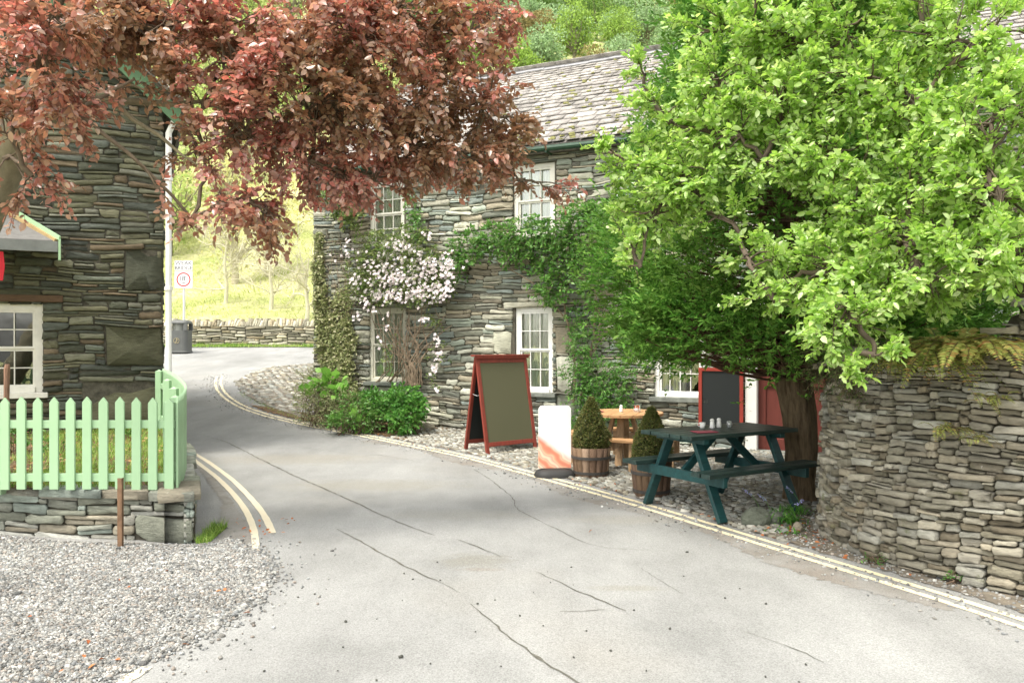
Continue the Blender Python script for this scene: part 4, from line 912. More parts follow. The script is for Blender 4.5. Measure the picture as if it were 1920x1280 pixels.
ws = empty('pavement_sign', (.507, 9.49, .0), math.radians(6)); tag(ws, 'white rounded pavement sign with coral swirls on a black rubber base', 'sign')
m = MB(); pw, z0, z1, rr = .195, .10, .84, .05; poly = [(-pw, z0), (pw, z0)] + [(pw - rr + rr * math.cos(a), z1 - rr + rr * math.sin(a)) for a in np.linspace(0, math.pi / 2, 7)] + [(-pw + rr + rr * math.cos(a), z1 - rr + rr * math.sin(a)) for a in np.linspace(math.pi / 2, math.pi, 7)]
m.prism(poly, -.012, .012)
mt, nt = new_mat('swirl_print'); co = coords(nt); sx = nd(nt, 'ShaderNodeSeparateXYZ', {0: co})
wv = nd(nt, 'ShaderNodeTexWave', {'Vector': coords(nt, (1, 1, 1)), 'Scale': 2.6, 'Distortion': 7., 'Detail': 2., 'Detail Scale': 1.1}, wave_type='BANDS', bands_direction='DIAGONAL').outputs['Fac']
col = ramp(nt, wv, [(0, (.74, .25, .16)), (.35, (.80, .40, .26)), (.6, (.82, .55, .36)), (.8, (.78, .38, .30)), (1, (.83, .68, .5))])
# the coral field fills the lower left under a diagonal sweep
e_ = nd(nt, 'ShaderNodeMath', {0: sx.outputs[2], 1: nd(nt, 'ShaderNodeMath', {0: sx.outputs[0], 1: .75}, operation='MULTIPLY').outputs[0]}, operation='ADD'); sq = nd(nt, 'ShaderNodeMath', {0: nd(nt, 'ShaderNodeMath', {0: sx.outputs[0], 1: .2}, operation='ADD').outputs[0], 1: 2.}, operation='POWER')
e2 = nd(nt, 'ShaderNodeMath', {0: e_.outputs[0], 1: nd(nt, 'ShaderNodeMath', {0: sq.outputs[0], 1: -.1}, operation='MULTIPLY').outputs[0]}, operation='ADD')
msk = nd(nt, 'ShaderNodeMapRange', {0: e2.outputs[0], 1: .29, 2: .36, 3: 1., 4: 0.}).outputs[0]
finish(nt, mix(nt, msk, (.86, .86, .86), col), .35, spec=.5)
m.build('panel', mt, ws, .003)
m = MB(); m.raw(*(lambda n: ([(.245 * math.copysign(abs(math.cos(a)) ** .6, math.cos(a)) * k, .17 * math.copysign(abs(math.sin(a)) ** .8, math.sin(a)) * k, z) for k, z in ((1, 0), (1, .03), (.86, .075 ), (.4, .10)) for a in np.arange(n) * 2 * math.pi / n], [(r * n + i, r * n + (i + 1) % n, (r + 1) * n + (i + 1) % n, (r + 1) * n + i) for r in range(3) for i in range(n)] + [tuple(range(3 * n, 4 * n))]))(28))
m.build('base', m_plain('black_rubber', (.035, .035, .035), .6, .1), ws, smooth=True)

# ================================================================== topiary in barrels
M_STAVE = m_stone('barrel_stave', [(.17, .11, .075), (.21, .14, .09), (.13, .085, .06), (.24, .17, .12)], (.3, .26, .2), .8, strata=.3); M_HOOP = m_plain('iron_hoop', (.06, .055, .05), .7, .3, 10, .4)
BOX_ST = [(0, (.05, .085, .02)), (.4, (.10, .135, .03)), (.75, (.17, .18, .045)), (1, (.27, .22, .08))]
M_BOXL = m_leaf('box_leaf', BOX_ST, .25, 1.3, .5); M_STEM = m_plain('twig_brown', (.16, .11, .075), .9, .3, 20, .5)
def barrel(loc, r, h, label, rot):
    o = empty('half_barrel', loc, rot); tag(o, label, 'barrel planter'); n = 16
    acc = Acc(); 
    for i in range(n):
        a0, a1 = 2 * math.pi * (i + .03) / n, 2 * math.pi * (i + .97) / n; V = []
        for z, k in ((0, .88), (h * .5, .98), (h, 1.03)):
            for rr in (r, r - .02):
                for a in (a0, (a0 + a1) / 2, a1): V.append((rr * k * math.cos(a), rr * k * math.sin(a), z + (.004 * math.sin(i * 7) if z == h else 0)))
        Fq = []
        for z in range(2):
            b = z * 6; Fq += [(b + j, b + j + 1, b + 6 + j + 1, b + 6 + j) for j in (0, 1)] + [(b + 3 + j + 1, b + 3 + j, b + 9 + j, b + 9 + j + 1) for j in (0, 1)] + [(b, b + 6, b + 9, b + 3), (b + 2, b + 5, b + 11, b + 8)]
        Fq += [(12, 13, 16, 15), (13, 14, 17, 16)]; acc.add(np.array(V), np.array(Fq))
    acc.build('staves', M_STAVE, o, local=True)
    for z, k in ((.10, .905), (.62, 1.0)): MB().lathe([(r * k + .001, h * z), (r * (k + .02) + .004, h * z), (r * (k + .028) + .004, h * z + .032), (r * k + .001, h * z + .032)], 32).build('hoop', M_HOOP, o)
    MB().lathe([(.001, h - .05), (r * .99, h - .05), (r * .99, h - .06), (.001, h - .06)], 24).build('soil', M_SOIL, o)
    return o
def topiary(loc, r, h, label, seed):
    o = empty('topiary_bush', loc); tag(o, label, 'topiary'); rng = np.random.default_rng(seed); n = 5200; la, ba = Acc(), Acc()
    z = rng.uniform(0, 1, n) ** 1.25; a = rng.uniform(0, 2 * math.pi, n); prof = np.interp(z, [0, .08, .25, .6, .9, 1], [.82, .98, 1, .62, .2, .03]) * (1 + .06 * np.sin(a * 3 + z * 9) + .05 * np.sin(a * 7 - z * 17))
    k = rng.uniform(.88, 1.03, n); rad = r * prof * k; P = np.stack([rad * np.cos(a), rad * np.sin(a), z * h], 1)
    D = np.stack([np.cos(a), np.sin(a), .55 + 0 * a], 1) + rng.normal(0, .4, (n, 3)); sprays(rng, la, ba, P, D, .022, 4, .014, .1, .5, .0012, QUAD, asp=.8)
    la.build('foliage', M_BOXL, o, local=True); ba.build('twigs', M_STEM, o, local=True)
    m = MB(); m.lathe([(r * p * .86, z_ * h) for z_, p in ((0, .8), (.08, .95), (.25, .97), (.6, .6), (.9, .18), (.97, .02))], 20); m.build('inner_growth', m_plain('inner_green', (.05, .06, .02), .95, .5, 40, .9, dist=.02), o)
    MB().tube([(0, 0, -.06), (0, 0, h * .4)], .015).build('stem', M_STEM, o)
barrel((.937, 9.49, .012), .225, .34, 'weathered wooden half barrel beside the white pavement sign', .2); topiary((.937, 9.49, .33), .205, .60, 'clipped cone of box in the barrel beside the white pavement sign', 71)
barrel((1.446, 8.30, .012), .205, .36, 'brown half barrel partly hidden behind the green picnic table bench', .5); topiary((1.446, 8.30, .34), .19, .57, 'clipped cone of box rising behind the end of the green picnic table', 72)

# ================================================================== bin and sign
gb = G(340, 661); bn = empty('litter_bin', (gb[0], gb[1] - .1, float(H(*gb)))); tag(bn, 'black litter bin with a slotted hood in front of the far wall', 'litter bin')
M_BIN = m_plain('bin_plastic', (.11, .115, .11), .5, .1, 4, .1); m = MB(); n = 24  # black plastic lightened; glare over the far bin is put into its colour
def rr_ring(w, d, z, e=.45): return [(w * math.copysign(abs(math.cos(a)) ** e, math.cos(a)), d * math.copysign(abs(math.sin(a)) ** e, math.sin(a)), z) for a in np.arange(n) * 2 * math.pi / n + .01]
def loft(m, rings): m.raw([p for r_ in rings for p in r_], [(r_ * n + i, r_ * n + (i + 1) % n, (r_ + 1) * n + (i + 1) % n, (r_ + 1) * n + i) for r_ in range(len(rings) - 1) for i in range(n)] + [tuple(range(n)), tuple(range((len(rings) - 1) * n, len(rings) * n))])
loft(m, [rr_ring(.36, .30, 0), rr_ring(.36, .30, .05), rr_ring(.335, .28, .06), rr_ring(.34, .285, .74)]); m.build('body', M_BIN, bn, .004)
m = MB(); loft(m, [rr_ring(.35, .295, .96), rr_ring(.35, .295, 1.0), rr_ring(.31, .26, 1.06), rr_ring(.15, .12, 1.09)])
for x in (-.27, .27): 
    for y in (-.22, .22): m.box((x, y, .85), (.12, .1, .23))
m.build('hood', M_BIN, bn, .004); MB().lathe([(.20, .74), (.20, .96)], 20).build('liner', m_plain('bin_liner', (.30, .31, .28), .4), bn)
M_EMB = m_plain('emblem_gold', (.62, .52, .30), .5); m = MB(frameM((0, 0, 0), (1, 0), (0, -1))); 
for a in np.linspace(0, 2 * math.pi, 24, endpoint=False): m.bar((.09 * math.cos(a), .29, .40 + .09 * math.sin(a)), (.09 * math.cos(a + .262), .29, .40 + .09 * math.sin(a + .262)), .006, .014, (0, 1, 0))
m.lathe([(.001, 0), (.014, .0), (.014, .02), (.001, .02)], 10, (.01, .29, .445)); m.bar((.01, .29, .44), (0, .29, .385), .008, .03, (0, 1, 0)); m.bar((0, .29, .39), (-.03, .29, .335), .008, .014, (0, 1, 0)); m.bar((0, .29, .39), (.028, .29, .335), .008, .014, (0, 1, 0)); m.bar((.008, .29, .43), (.05, .29, .41), .008, .011, (0, 1, 0)); m.build('emblem', M_EMB, bn)
s_ = 54.; Ys = F / s_ + .35; xs0 = (344.5 - 960) / F * Ys; zb_ = float(H(xs0, Ys)); zt = 1.6 + (640 - 488) / F * Ys
sg = empty('road_sign', (xs0, Ys, zb_)); tag(sg, 'weak bridge weight limit sign on a pale post behind the litter bin', 'road sign')
px = Ys / F
MB().tube([(0, .03, 0), (0, .03, zt - zb_)], .042, 10).build('post', m_plain('pale_metal', (.6, .6, .58), .5, .05), sg)
zz = lambda v: 1.6 + (640 - v) * px - zb_
M_SW = m_plain('sign_white', (.80, .80, .80), .5, .02); M_BLK = m_plain('sign_black', (.03, .03, .04), .6, .02); M_REDS = m_plain('sign_red', (.65, .02, .02), .5, .02); hw = 16.5 * px
def plate(z0, z1):
    p = MB().b2((-hw - .012, -.014, z0 - .012), (hw + .012, -.001, z1 + .012)).build('plate', m_plain('sign_back', (.35, .35, .35), .5, .02), sg, .004); MB().b2((-hw, -.018, z0), (hw, -.0145, z1)).build('face', M_SW, p); return p
p1 = plate(zz(507.5), zz(489)); p2 = plate(zz(540), zz(509.5))
def text(s, size, x, z, par, mat=M_BLK, y=-.0205, sx=1.):
    c = bpy.data.curves.new('t', 'FONT'); c.body = s; c.size = size; c.align_x = 'CENTER'; c.align_y = 'CENTER'; c.extrude = .001; c.offset = .004 * size
    o = bpy.data.objects.new('t', c); COL.objects.link(o); me = bpy.data.meshes.new_from_object(o.evaluated_get(bpy.context.evaluated_depsgraph_get())); bpy.data.objects.remove(o)
    me.transform(Matrix.Translation((x, y, z)) @ Matrix.Rotation(math.pi / 2, 4, 'X') @ Matrix.Scale(sx, 4, (1, 0, 0))); return link('lettering', me, mat, par)
text('WEAK', .19, 0, zz(493.6), p1, sx=1.1); text('BRIDGE', .185, 0, zz(502.8), p1, sx=.98)
m = MB(); zc = zz(524); r1, r0_ = 13.2 * px, 10.9 * px; n2 = 48
vs = [(r * math.cos(a), y, zc + r * math.sin(a)) for y in (-.022, -.0185) for r in (r0_, r1) for a in np.arange(n2) * 2 * math.pi / n2]
m.raw(vs, [(i, (i + 1) % n2, n2 + (i + 1) % n2, n2 + i) for i in range(n2)] + [(n2 + i, n2 + (i + 1) % n2, 3 * n2 + (i + 1) % n2, 3 * n2 + i) for i in range(n2)] + [(i, (i + 1) % n2, 2 * n2 + (i + 1) % n2, 2 * n2 + i) for i in range(n2)])
m.build('red_ring', M_REDS, p2); text('18', .235, -3.0 * px, zz(522.5), p2); text('T', .13, 4.6 * px, zz(520.5), p2); text('mgw', .08, 0, zz(530), p2)

# ================================================================== rocks
def rock(name, label, loc, dims, seed, rz=0, mat=None):
    rng = np.random.default_rng(seed); bm = bmesh.new(); bmesh.ops.create_icosphere(bm, subdivisions=3, radius=1)
    ks = rng.normal(0, 1, (7, 3)); ks /= np.linalg.norm(ks, axis=1, keepdims=True); cs = rng.uniform(.5, .85, 7)
    for v in bm.verts:
        p = np.array(v.co)
        for k, c in zip(ks, cs):
            d = p @ k
            if d > c: p = p - k * (d - c) * .9
        p = p * (1 + .03 * math.sin(p[0] * 9 + seed) + .02 * math.sin(p[1] * 13)); v.co = Vector(p * np.array(dims))
    me = bpy.data.meshes.new(name); bm.to_mesh(me); bm.free(); o = link(name, me, mat or M_DRY); o.location = loc; o.rotation_euler = (rng.normal(0, .08), rng.normal(0, .08), rz); tag(o, label, 'rock', ); return o
g_ = G(722, 806); zg = float(H(*g_))
rock('stone_slab', 'flat grey slab propped on stones under the green shrubs', (g_[0], g_[1], zg + .20), (.29, .22, .075), 3, .2, M_LOW)
rock('rock', 'small stone under the left end of the propped slab', (g_[0] - .17, g_[1] - .06, zg + .06), (.09, .08, .09), 5, 0, M_LOW); rock('rock', 'small brown stone at the wall foot right of the propped slab', (g_[0] + .72, g_[1] + .1, zg + .05), (.12, .1, .07), 6, 0, M_LOW)
rock('rock', 'mossy boulder at the foot of the tree beside the bluebells', (2.13, 6.98, .05), (.15, .11, .11), 9, .5, M_COT); rock('rock', 'smaller boulder between the mossy boulder and the tall wall', (2.30, 7.0, .04), (.075, .07, .09), 12, 1., M_COT)
rock('rock', 'low pale stone by the base of the tall wall end', (2.42, 6.78, .03), (.07, .05, .05), 13, 1.)

# ================================================================== leaf materials
M_BEECH = m_leaf('copper_beech_leaf', [(0, (.26, .17, .125)), (.25, (.35, .20, .16)), (.5, (.43, .19, .165)), (.72, (.54, .19, .16)), (.88, (.56, .39, .28)), (1, (.66, .42, .35))], .45, (1.35, 1.0, .85), .28, 1.0, patch=(1.1, (.27, .21, .10)))
M_LIME = m_leaf('lime_green_leaf', [(0, (.20, .36, .06)), (.35, (.29, .48, .09)), (.7, (.41, .58, .16)), (1, (.58, .70, .36))], .48, (1.25, 1.25, .8), .36, .8)
M_CYP = m_leaf('cypress_spray', [(0, (.05, .15, .02)), (.4, (.09, .24, .03)), (.75, (.15, .33, .05)), (1, (.26, .43, .09))], .28, 1.4, .6, .25, patch=(2.3, (.08, .14, .02)))
M_CLIMB = m_leaf('climber_leaf', [(0, (.06, .17, .03)), (.5, (.12, .28, .05)), (.85, (.12, .26, .05)), (1, (.24, .34, .10))], .3, 1.4, .4, .45)
M_CLEM = m_leaf('clematis_leaf', [(0, (.08, .15, .03)), (.5, (.15, .23, .055)), (1, (.28, .32, .12))], .3, 1.3, .5, .3)
M_IVY = m_leaf('variegated_ivy_leaf', [(0, (.22, .28, .11)), (.45, (.36, .40, .18)), (.8, (.50, .50, .28)), (1, (.62, .58, .38))], .25, 1.2, .5, .35)
M_PALE = m_leaf('pale_shrub_leaf', [(0, (.16, .22, .08)), (.5, (.30, .35, .15)), (1, (.46, .42, .27))], .3, 1.3, .5, .3)
M_BRIGHT = m_leaf('bright_shrub_leaf', [(0, (.04, .15, .02)), (.5, (.09, .25, .04)), (1, (.17, .36, .07))], .3, 1.4, .45, .4)
M_BIGL = m_leaf('broad_young_leaf', [(0, (.14, .34, .05)), (1, (.28, .50, .10))], .4, 1.4, .45, .4)
M_FERN = m_leaf('fern_frond', [(0, (.14, .19, .045)), (.45, (.24, .29, .07)), (.8, (.36, .37, .10)), (1, (.42, .22, .09))], .35, 1.3, .6, .2)
M_FERNY = m_leaf('yellow_fern_frond', [(0, (.28, .33, .08)), (.5, (.42, .44, .13)), (.85, (.50, .40, .13)), (1, (.42, .18, .08))], .35, 1.3, .6, .2)
M_YEW = m_leaf('dull_evergreen', [(0, (.05, .08, .025)), (1, (.14, .17, .06))], .2, 1.3, .6, .2)
M_PETAL = m_leaf('pink_white_petal', [(0, (.72, .60, .64)), (.5, (.80, .72, .74)), (1, (.86, .82, .82))], .3, 1.05, .5, .2)
M_BLUE = m_leaf('lilac_petal', [(0, (.30, .30, .62)), (1, (.5, .48, .8))], .3, 1.1, .5, .2)
M_GRASS = m_leaf('grass_blade', [(0, (.10, .20, .03)), (.6, (.20, .34, .05)), (1, (.36, .42, .12))], .35, 1.4, .5, .3)
M_BARK1 = m_plain('beech_bark', (.23, .205, .135), .85, .25, 6, .6, (2, 2, .6)); M_TWIG1 = m_plain('beech_twig', (.15, .115, .08), .85, .3, 20, .4)
M_BARK2 = m_plain('fruit_tree_bark', (.13, .10, .075), .9, .35, 9, .7); M_BARK3 = m_plain('cypress_bark', (.25, .185, .115), .95, .5, 5, 1., (6, 6, .7), .15, dist=.03)
M_VINE = m_plain('vine_stem', (.29, .22, .155), .9, .3, 10, .5)
def BL(u, v, Y, ru, rv, ry, d=1): p = at(u, v, Y); return (p[0], p[1], p[2], ru * Y / F, ry, rv * Y / F, d)

# ------------------------------------------------------------------ copper beech
rb_ = np.random.default_rng(101); la, ba = Acc(), Acc()
bt = empty('copper_beech', (-5.9, 7.3, .4)); tag(bt, 'copper beech with dark red leaves overhanging the road and cottage', 'tree')
tk = np.array([(-5.9, 7.3, .25), (-5.5, 7.15, 1.0), (-4.95, 6.9, 1.8), (-4.45, 6.65, 2.5), (-4.05, 6.45, 3.06), (-3.72, 6.3, 3.5), (-3.3, 6.0, 4.5), (-3.0, 5.8, 6.0)])
V, Fq = tubes(tk[None] + rb_.normal(0, .01, (1, 8, 3)), np.array([[.26, .20, .17, .155, .14, .11, .08, .05]]), 14); a_ = Acc(); a_.add(V, Fq)
bl = [BL(70, 120, 5.6, 120, 110, .4, 1.4), BL(100, 30, 5.5, 100, 60, .3, .8), BL(60, 330, 5.9, 60, 70, .25, .35), BL(150, 45, 6.1, 110, 70, .5, 1.2), BL(130, 210, 5.7, 65, 60, .3, .35), BL(20, 230, 5.8, 60, 80, .35, .6), BL(230, 25, 6.2, 90, 55, .5, 1), BL(330, 40, 6.2, 120, 80, .6, 1.3), BL(250, 150, 6.0, 30, 25, .2, .08), BL(300, 60, 6.2, 90, 60, .5, 1.0), BL(640, 20, 6.4, 110, 60, .6, 1.0), BL(420, 30, 6.3, 110, 70, .5, 1.2), BL(740, 10, 6.7, 110, 60, .6, 1.0),
      BL(400, 160, 6.2, 75, 60, .5, .9), BL(380, 280, 6.2, 70, 60, .5, .5), BL(430, 370, 6.1, 75, 70, .4, .6), BL(500, 400, 6.2, 55, 50, .35, .4), BL(360, 410, 6.1, 30, 40, .25, .15), BL(470, 250, 6.3, 90, 80, .6, 1.4), BL(450, 110, 6.3, 110, 90, .6, 1.6),
      BL(570, 60, 6.4, 120, 90, .7, 1.7), BL(570, 180, 6.4, 110, 90, .7, 1.9), BL(580, 300, 6.5, 90, 60, .5, 1.2), BL(660, 330, 6.6, 70, 45, .45, .8), BL(680, 90, 6.6, 120, 90, .7, 1.8), BL(680, 210, 6.6, 110, 90, .7, 2), BL(770, 60, 6.8, 120, 80, .7, 1.6),
      BL(790, 170, 6.8, 120, 90, .7, 2), BL(780, 270, 6.8, 100, 60, .6, 1.5), BL(880, 70, 7.0, 90, 90, .6, 1.4), BL(900, 190, 7.0, 85, 80, .5, 1.3), BL(870, 290, 7.0, 100, 50, .5, 1.2), BL(960, 290, 7.1, 60, 45, .35, .35), BL(975, 340, 7.1, 75, 20, .25, .16), BL(930, 20, 7.0, 60, 60, .5, .6), BL(700, 340, 6.7, 70, 30, .3, .35), BL(960, 220, 7.0, 50, 45, .35, .35), BL(1010, 345, 7.1, 55, 16, .2, .12),
      BL(200, -120, 6.0, 240, 110, .9, .8), BL(560, -100, 6.4, 240, 90, .8, .7), BL(860, -90, 6.9, 150, 80, .7, .5), BL(-120, 60, 6.0, 120, 200, .8, 1.2)]
crown(rb_, la, ba, bl, [tk[3], tk[4], tk[5], tk[6]], 16, 8, .19, 9, .054, .30, .62, .045, (0, 0, -.12), hang=.12)
# the bare limbs seen against the cottage gable
limb = np.array([(u, v, Y) for u, v, Y in ((95, 225, 6.5), (130, 200, 6.45), (185, 187, 6.4), (250, 190, 6.4), (320, 196, 6.35), (380, 190, 6.3), (440, 215, 6.3))]); V, Fq = tubes(np.array([at(*p) for p in limb])[None], np.array([[.05, .045, .036, .03, .024, .016, .01]]), 8); a_.add(V, Fq)
limb = [(215, 192, 6.35), (250, 225, 6.3), (300, 255, 6.25), (340, 290, 6.2), (380, 315, 6.2)]; V, Fq = tubes(np.array([at(*p) for p in limb])[None], np.array([[.022, .018, .015, .011, .006]]), 6); a_.add(V, Fq)
limb = [(190, 187, 6.4), (215, 165, 6.3), (250, 160, 6.25), (285, 175, 6.2), (350, 165, 6.2)]; V, Fq = tubes(np.array([at(*p) for p in limb])[None], np.array([[.016, .013, .011, .009, .005]]), 6); a_.add(V, Fq)
a_.build('trunk', M_BARK1, bt, True); ba.build('branches', M_TWIG1, bt); la.build('crown', M_BEECH, bt)

# ------------------------------------------------------------------ lime green fruit tree over the wall
rg_ = np.random.default_rng(202); la, ba = Acc(), Acc()
gt = empty('fruit_tree', (4.3, 6.4, 0)); tag(gt, 'lime green leafy fruit tree leaning over the tall dry stone wall', 'tree')
tk = np.array([(4.35, 6.5, 0), (4.3, 6.4, 1.0), (4.15, 6.3, 1.8), (3.9, 6.15, 2.4), (3.6, 6.1, 2.9)])
V, Fq = tubes(tk[None], np.array([[.17, .14, .12, .10, .08]]), 12); a_ = Acc(); a_.add(V, Fq); a_.build('trunk', M_BARK2, gt, True)
bl = [BL(1860, 60, 5.2, 110, 90, .4, 1), BL(1870, 210, 5.0, 110, 90, .4, 1.3), BL(1860, 350, 4.9, 110, 90, .4, 1.4), BL(1850, 480, 4.9, 110, 80, .4, 1.3), BL(1740, 525, 5.0, 95, 50, .35, 1.0), BL(1610, 610, 5.1, 95, 60, .35, 1.1), BL(1580, 690, 5.1, 55, 32, .18, .2), BL(1865, 540, 4.9, 60, 35, .3, .3),
      BL(1700, 450, 5.2, 110, 90, .4, 1.3), BL(1720, 320, 5.3, 110, 80, .4, 1.3), BL(1720, 190, 5.4, 110, 80, .4, 1.2), BL(1730, 60, 5.5, 120, 80, .4, 1.0), BL(1580, 50, 5.7, 110, 80, .4, 1.2), BL(1600, 170, 5.6, 110, 70, .4, 1.3), BL(1570, 290, 5.6, 100, 70, .4, 1.1), BL(1590, 400, 5.5, 90, 60, .35, .8), BL(1540, 510, 5.4, 90, 70, .35, 1.0), BL(1620, 500, 5.3, 80, 60, .35, .8),
      BL(1450, 60, 5.9, 100, 80, .4, 1.2), BL(1460, 180, 5.8, 100, 70, .4, 1.3), BL(1430, 300, 5.8, 90, 60, .4, .8), BL(1400, 480, 5.7, 80, 50, .3, .5), BL(1450, 560, 5.6, 70, 45, .3, .4), BL(1350, 150, 6.0, 75, 75, .4, 1.0), BL(1340, 250, 6.0, 90, 70, .4, 1.2), BL(1280, 330, 6.1, 85, 60, .35, 1.2), BL(1330, 400, 6.0, 70, 35, .3, .25),
      BL(1230, 400, 6.2, 75, 55, .3, .9), BL(1190, 310, 6.3, 65, 45, .25, .55), BL(1240, 215, 6.3, 65, 45, .25, .45), BL(1170, 450, 6.2, 40, 50, .2, .15), BL(1200, 500, 6.1, 40, 30, .2, .1), BL(1140, 285, 6.4, 50, 16, .15, .08), BL(1400, 60, 6.1, 60, 70, .3, .4), BL(1320, 60, 6.1, 50, 60, .3, .35), BL(1210, 140, 6.3, 30, 25, .15, .05),
      BL(1700, -90, 5.5, 240, 80, .8, 1.0), BL(2020, 250, 5.0, 130, 280, .6, 1.6), BL(1420, -70, 6.0, 120, 60, .5, .5), BL(1640, 665, 4.95, 40, 25, .2, .12)]
crown(rg_, la, ba, bl, [tk[2], tk[3], tk[4]], 21, 10, .14, 9, .047, .12, .45, .055, (0, 0, .12), tw=.0022, asp=.62)
ba.build('branches', M_BARK2, gt); la.build('crown', M_LIME, gt)

# ------------------------------------------------------------------ cypress
rc_ = np.random.default_rng(303); la, ba = Acc(), Acc(); cx0, cy0 = 2.9, 8.15
ct = empty('cypress_tree', (cx0, cy0, 0)); tag(ct, 'tall dark green cypress with a bare fluted trunk behind the green picnic table', 'tree')
a_ = Acc(); tp = np.array([(2.93, 8.13, -.05), (2.92, 8.13, .15), (2.95, 8.14, .5), (2.93, 8.15, .85), (2.84, 8.15, 1.3), (2.80, 8.15, 1.9), (2.85, 8.2, 4), (2.9, 8.2, 7.5)]); rr_ = np.array([.19, .155, .15, .16, .165, .15, .1, .02])
V, Fq = tubes(tp[None], rr_[None], 26); ang = (np.arange(len(V)) % 26) * 2 * math.pi / 26; ctr = np.repeat(tp, 26, 0); fl = 1 + .13 * np.sin(ang * 4 + V[:, 2] * 1.5) + .07 * np.sin(ang * 9 + V[:, 2] * 3); V = ctr + (V - ctr) * fl[:, None]; a_.add(V, Fq)
rad = lambda z: np.interp(z, [1.45, 1.75, 2.5, 3.66, 5.25, 7.0, 8.6], [1.45, 1.72, 1.84, 1.5, .95, .6, .05])
n = 1500; z = rc_.uniform(1.62, 7.8, n) ; z = np.where(rc_.uniform(0, 1, n) < .12, rc_.uniform(1.5, 1.95, n), z); a = rc_.uniform(0, 2 * math.pi, n)
bump = 1 + .10 * np.sin(a * 5 + z * 2.1) + .08 * np.sin(a * 9 - z * 3.3)
k = rc_.uniform(.72, 1.0, n); r_ = rad(z) * bump * k; C = np.stack([cx0 + r_ * np.cos(a), cy0 + r_ * np.sin(a), z], 1)
low_ = rc_.uniform(0, 1, n) < .0
vis = (C[:, 1] < cy0 + 1.1) | (rc_.uniform(0, 1, n) < .4); C = C[vis]; a = a[vis]; n = len(C)
O_ = np.stack([np.cos(a), np.sin(a), np.full(n, .35)], 1)
# boughs reaching the plumes
st_ = np.stack([np.full(n, 2.86), np.full(n, 8.17), C[:, 2] - .25], 1); t_ = np.linspace(0, 1, 5)[None, :, None]; pth = st_[:, None] + (C - st_)[:, None] * t_ - UP * (.12 * np.sin(t_ * math.pi)) + rc_.normal(0, .02, (n, 5, 3)); V, Fq = tubes(pth, np.tile(np.linspace(.016, .004, 5), (n, 1)), 4); ba.add(V, Fq)
per = 34; ii = np.repeat(np.arange(n), per); m_ = len(ii); off = rc_.normal(0, 1, (m_, 3)) * np.array([.12, .12, .15]); P = C[ii] + off; D = nrm(O_[ii] * .8 + nrm(off) * .45 + rc_.normal(0, .25, (m_, 3)) + UP * .15)
sprays(rc_, la, None, P, D, .115, 8, .056, .12, .35, .002, QUAD, asp=.34, fwd=.8)
for (x0, y0, z0, x1, y1, z1) in [(2.8, 8.1, 1.75, 1.5, 7.3, 1.62), (2.8, 8.1, 1.7, 2.0, 6.9, 1.58), (2.8, 8.1, 1.8, 1.3, 8.0, 1.6), (2.85, 8.1, 1.72, 3.4, 7.0, 1.6), (2.8, 8.1, 1.66, 1.7, 8.4, 1.52), (2.82, 8.1, 1.6, 2.3, 7.2, 1.50)]:
    p0, p1 = np.array([x0, y0, z0]), np.array([x1, y1, z1]); m_ = 26; pth = p0 + (p1 - p0) * rc_.uniform(.2, 1, m_)[:, None]; e_ = pth + rc_.normal(0, 1, (m_, 3)) * [.25, .25, .10]; tt = np.linspace(0, 1, 4)[None, :, None]
    V, Fq = tubes(pth[:, None] + (e_ - pth)[:, None] * tt + rc_.normal(0, .01, (m_, 4, 3)), np.tile(np.linspace(.006, .002, 4), (m_, 1)), 3); ba.add(V, Fq); V, Fq = tubes((p0 + (p1 - p0) * np.linspace(0, 1, 6)[:, None] + rc_.normal(0, .015, (6, 3)))[None], np.linspace(.03, .008, 6)[None], 6); ba.add(V, Fq)
a_.build('trunk', M_BARK3, ct, True); ba.build('branches', m_plain('cypress_twig', (.13, .075, .045), .9, .3, 20, .4), ct); la.build('crown', M_CYP, ct)

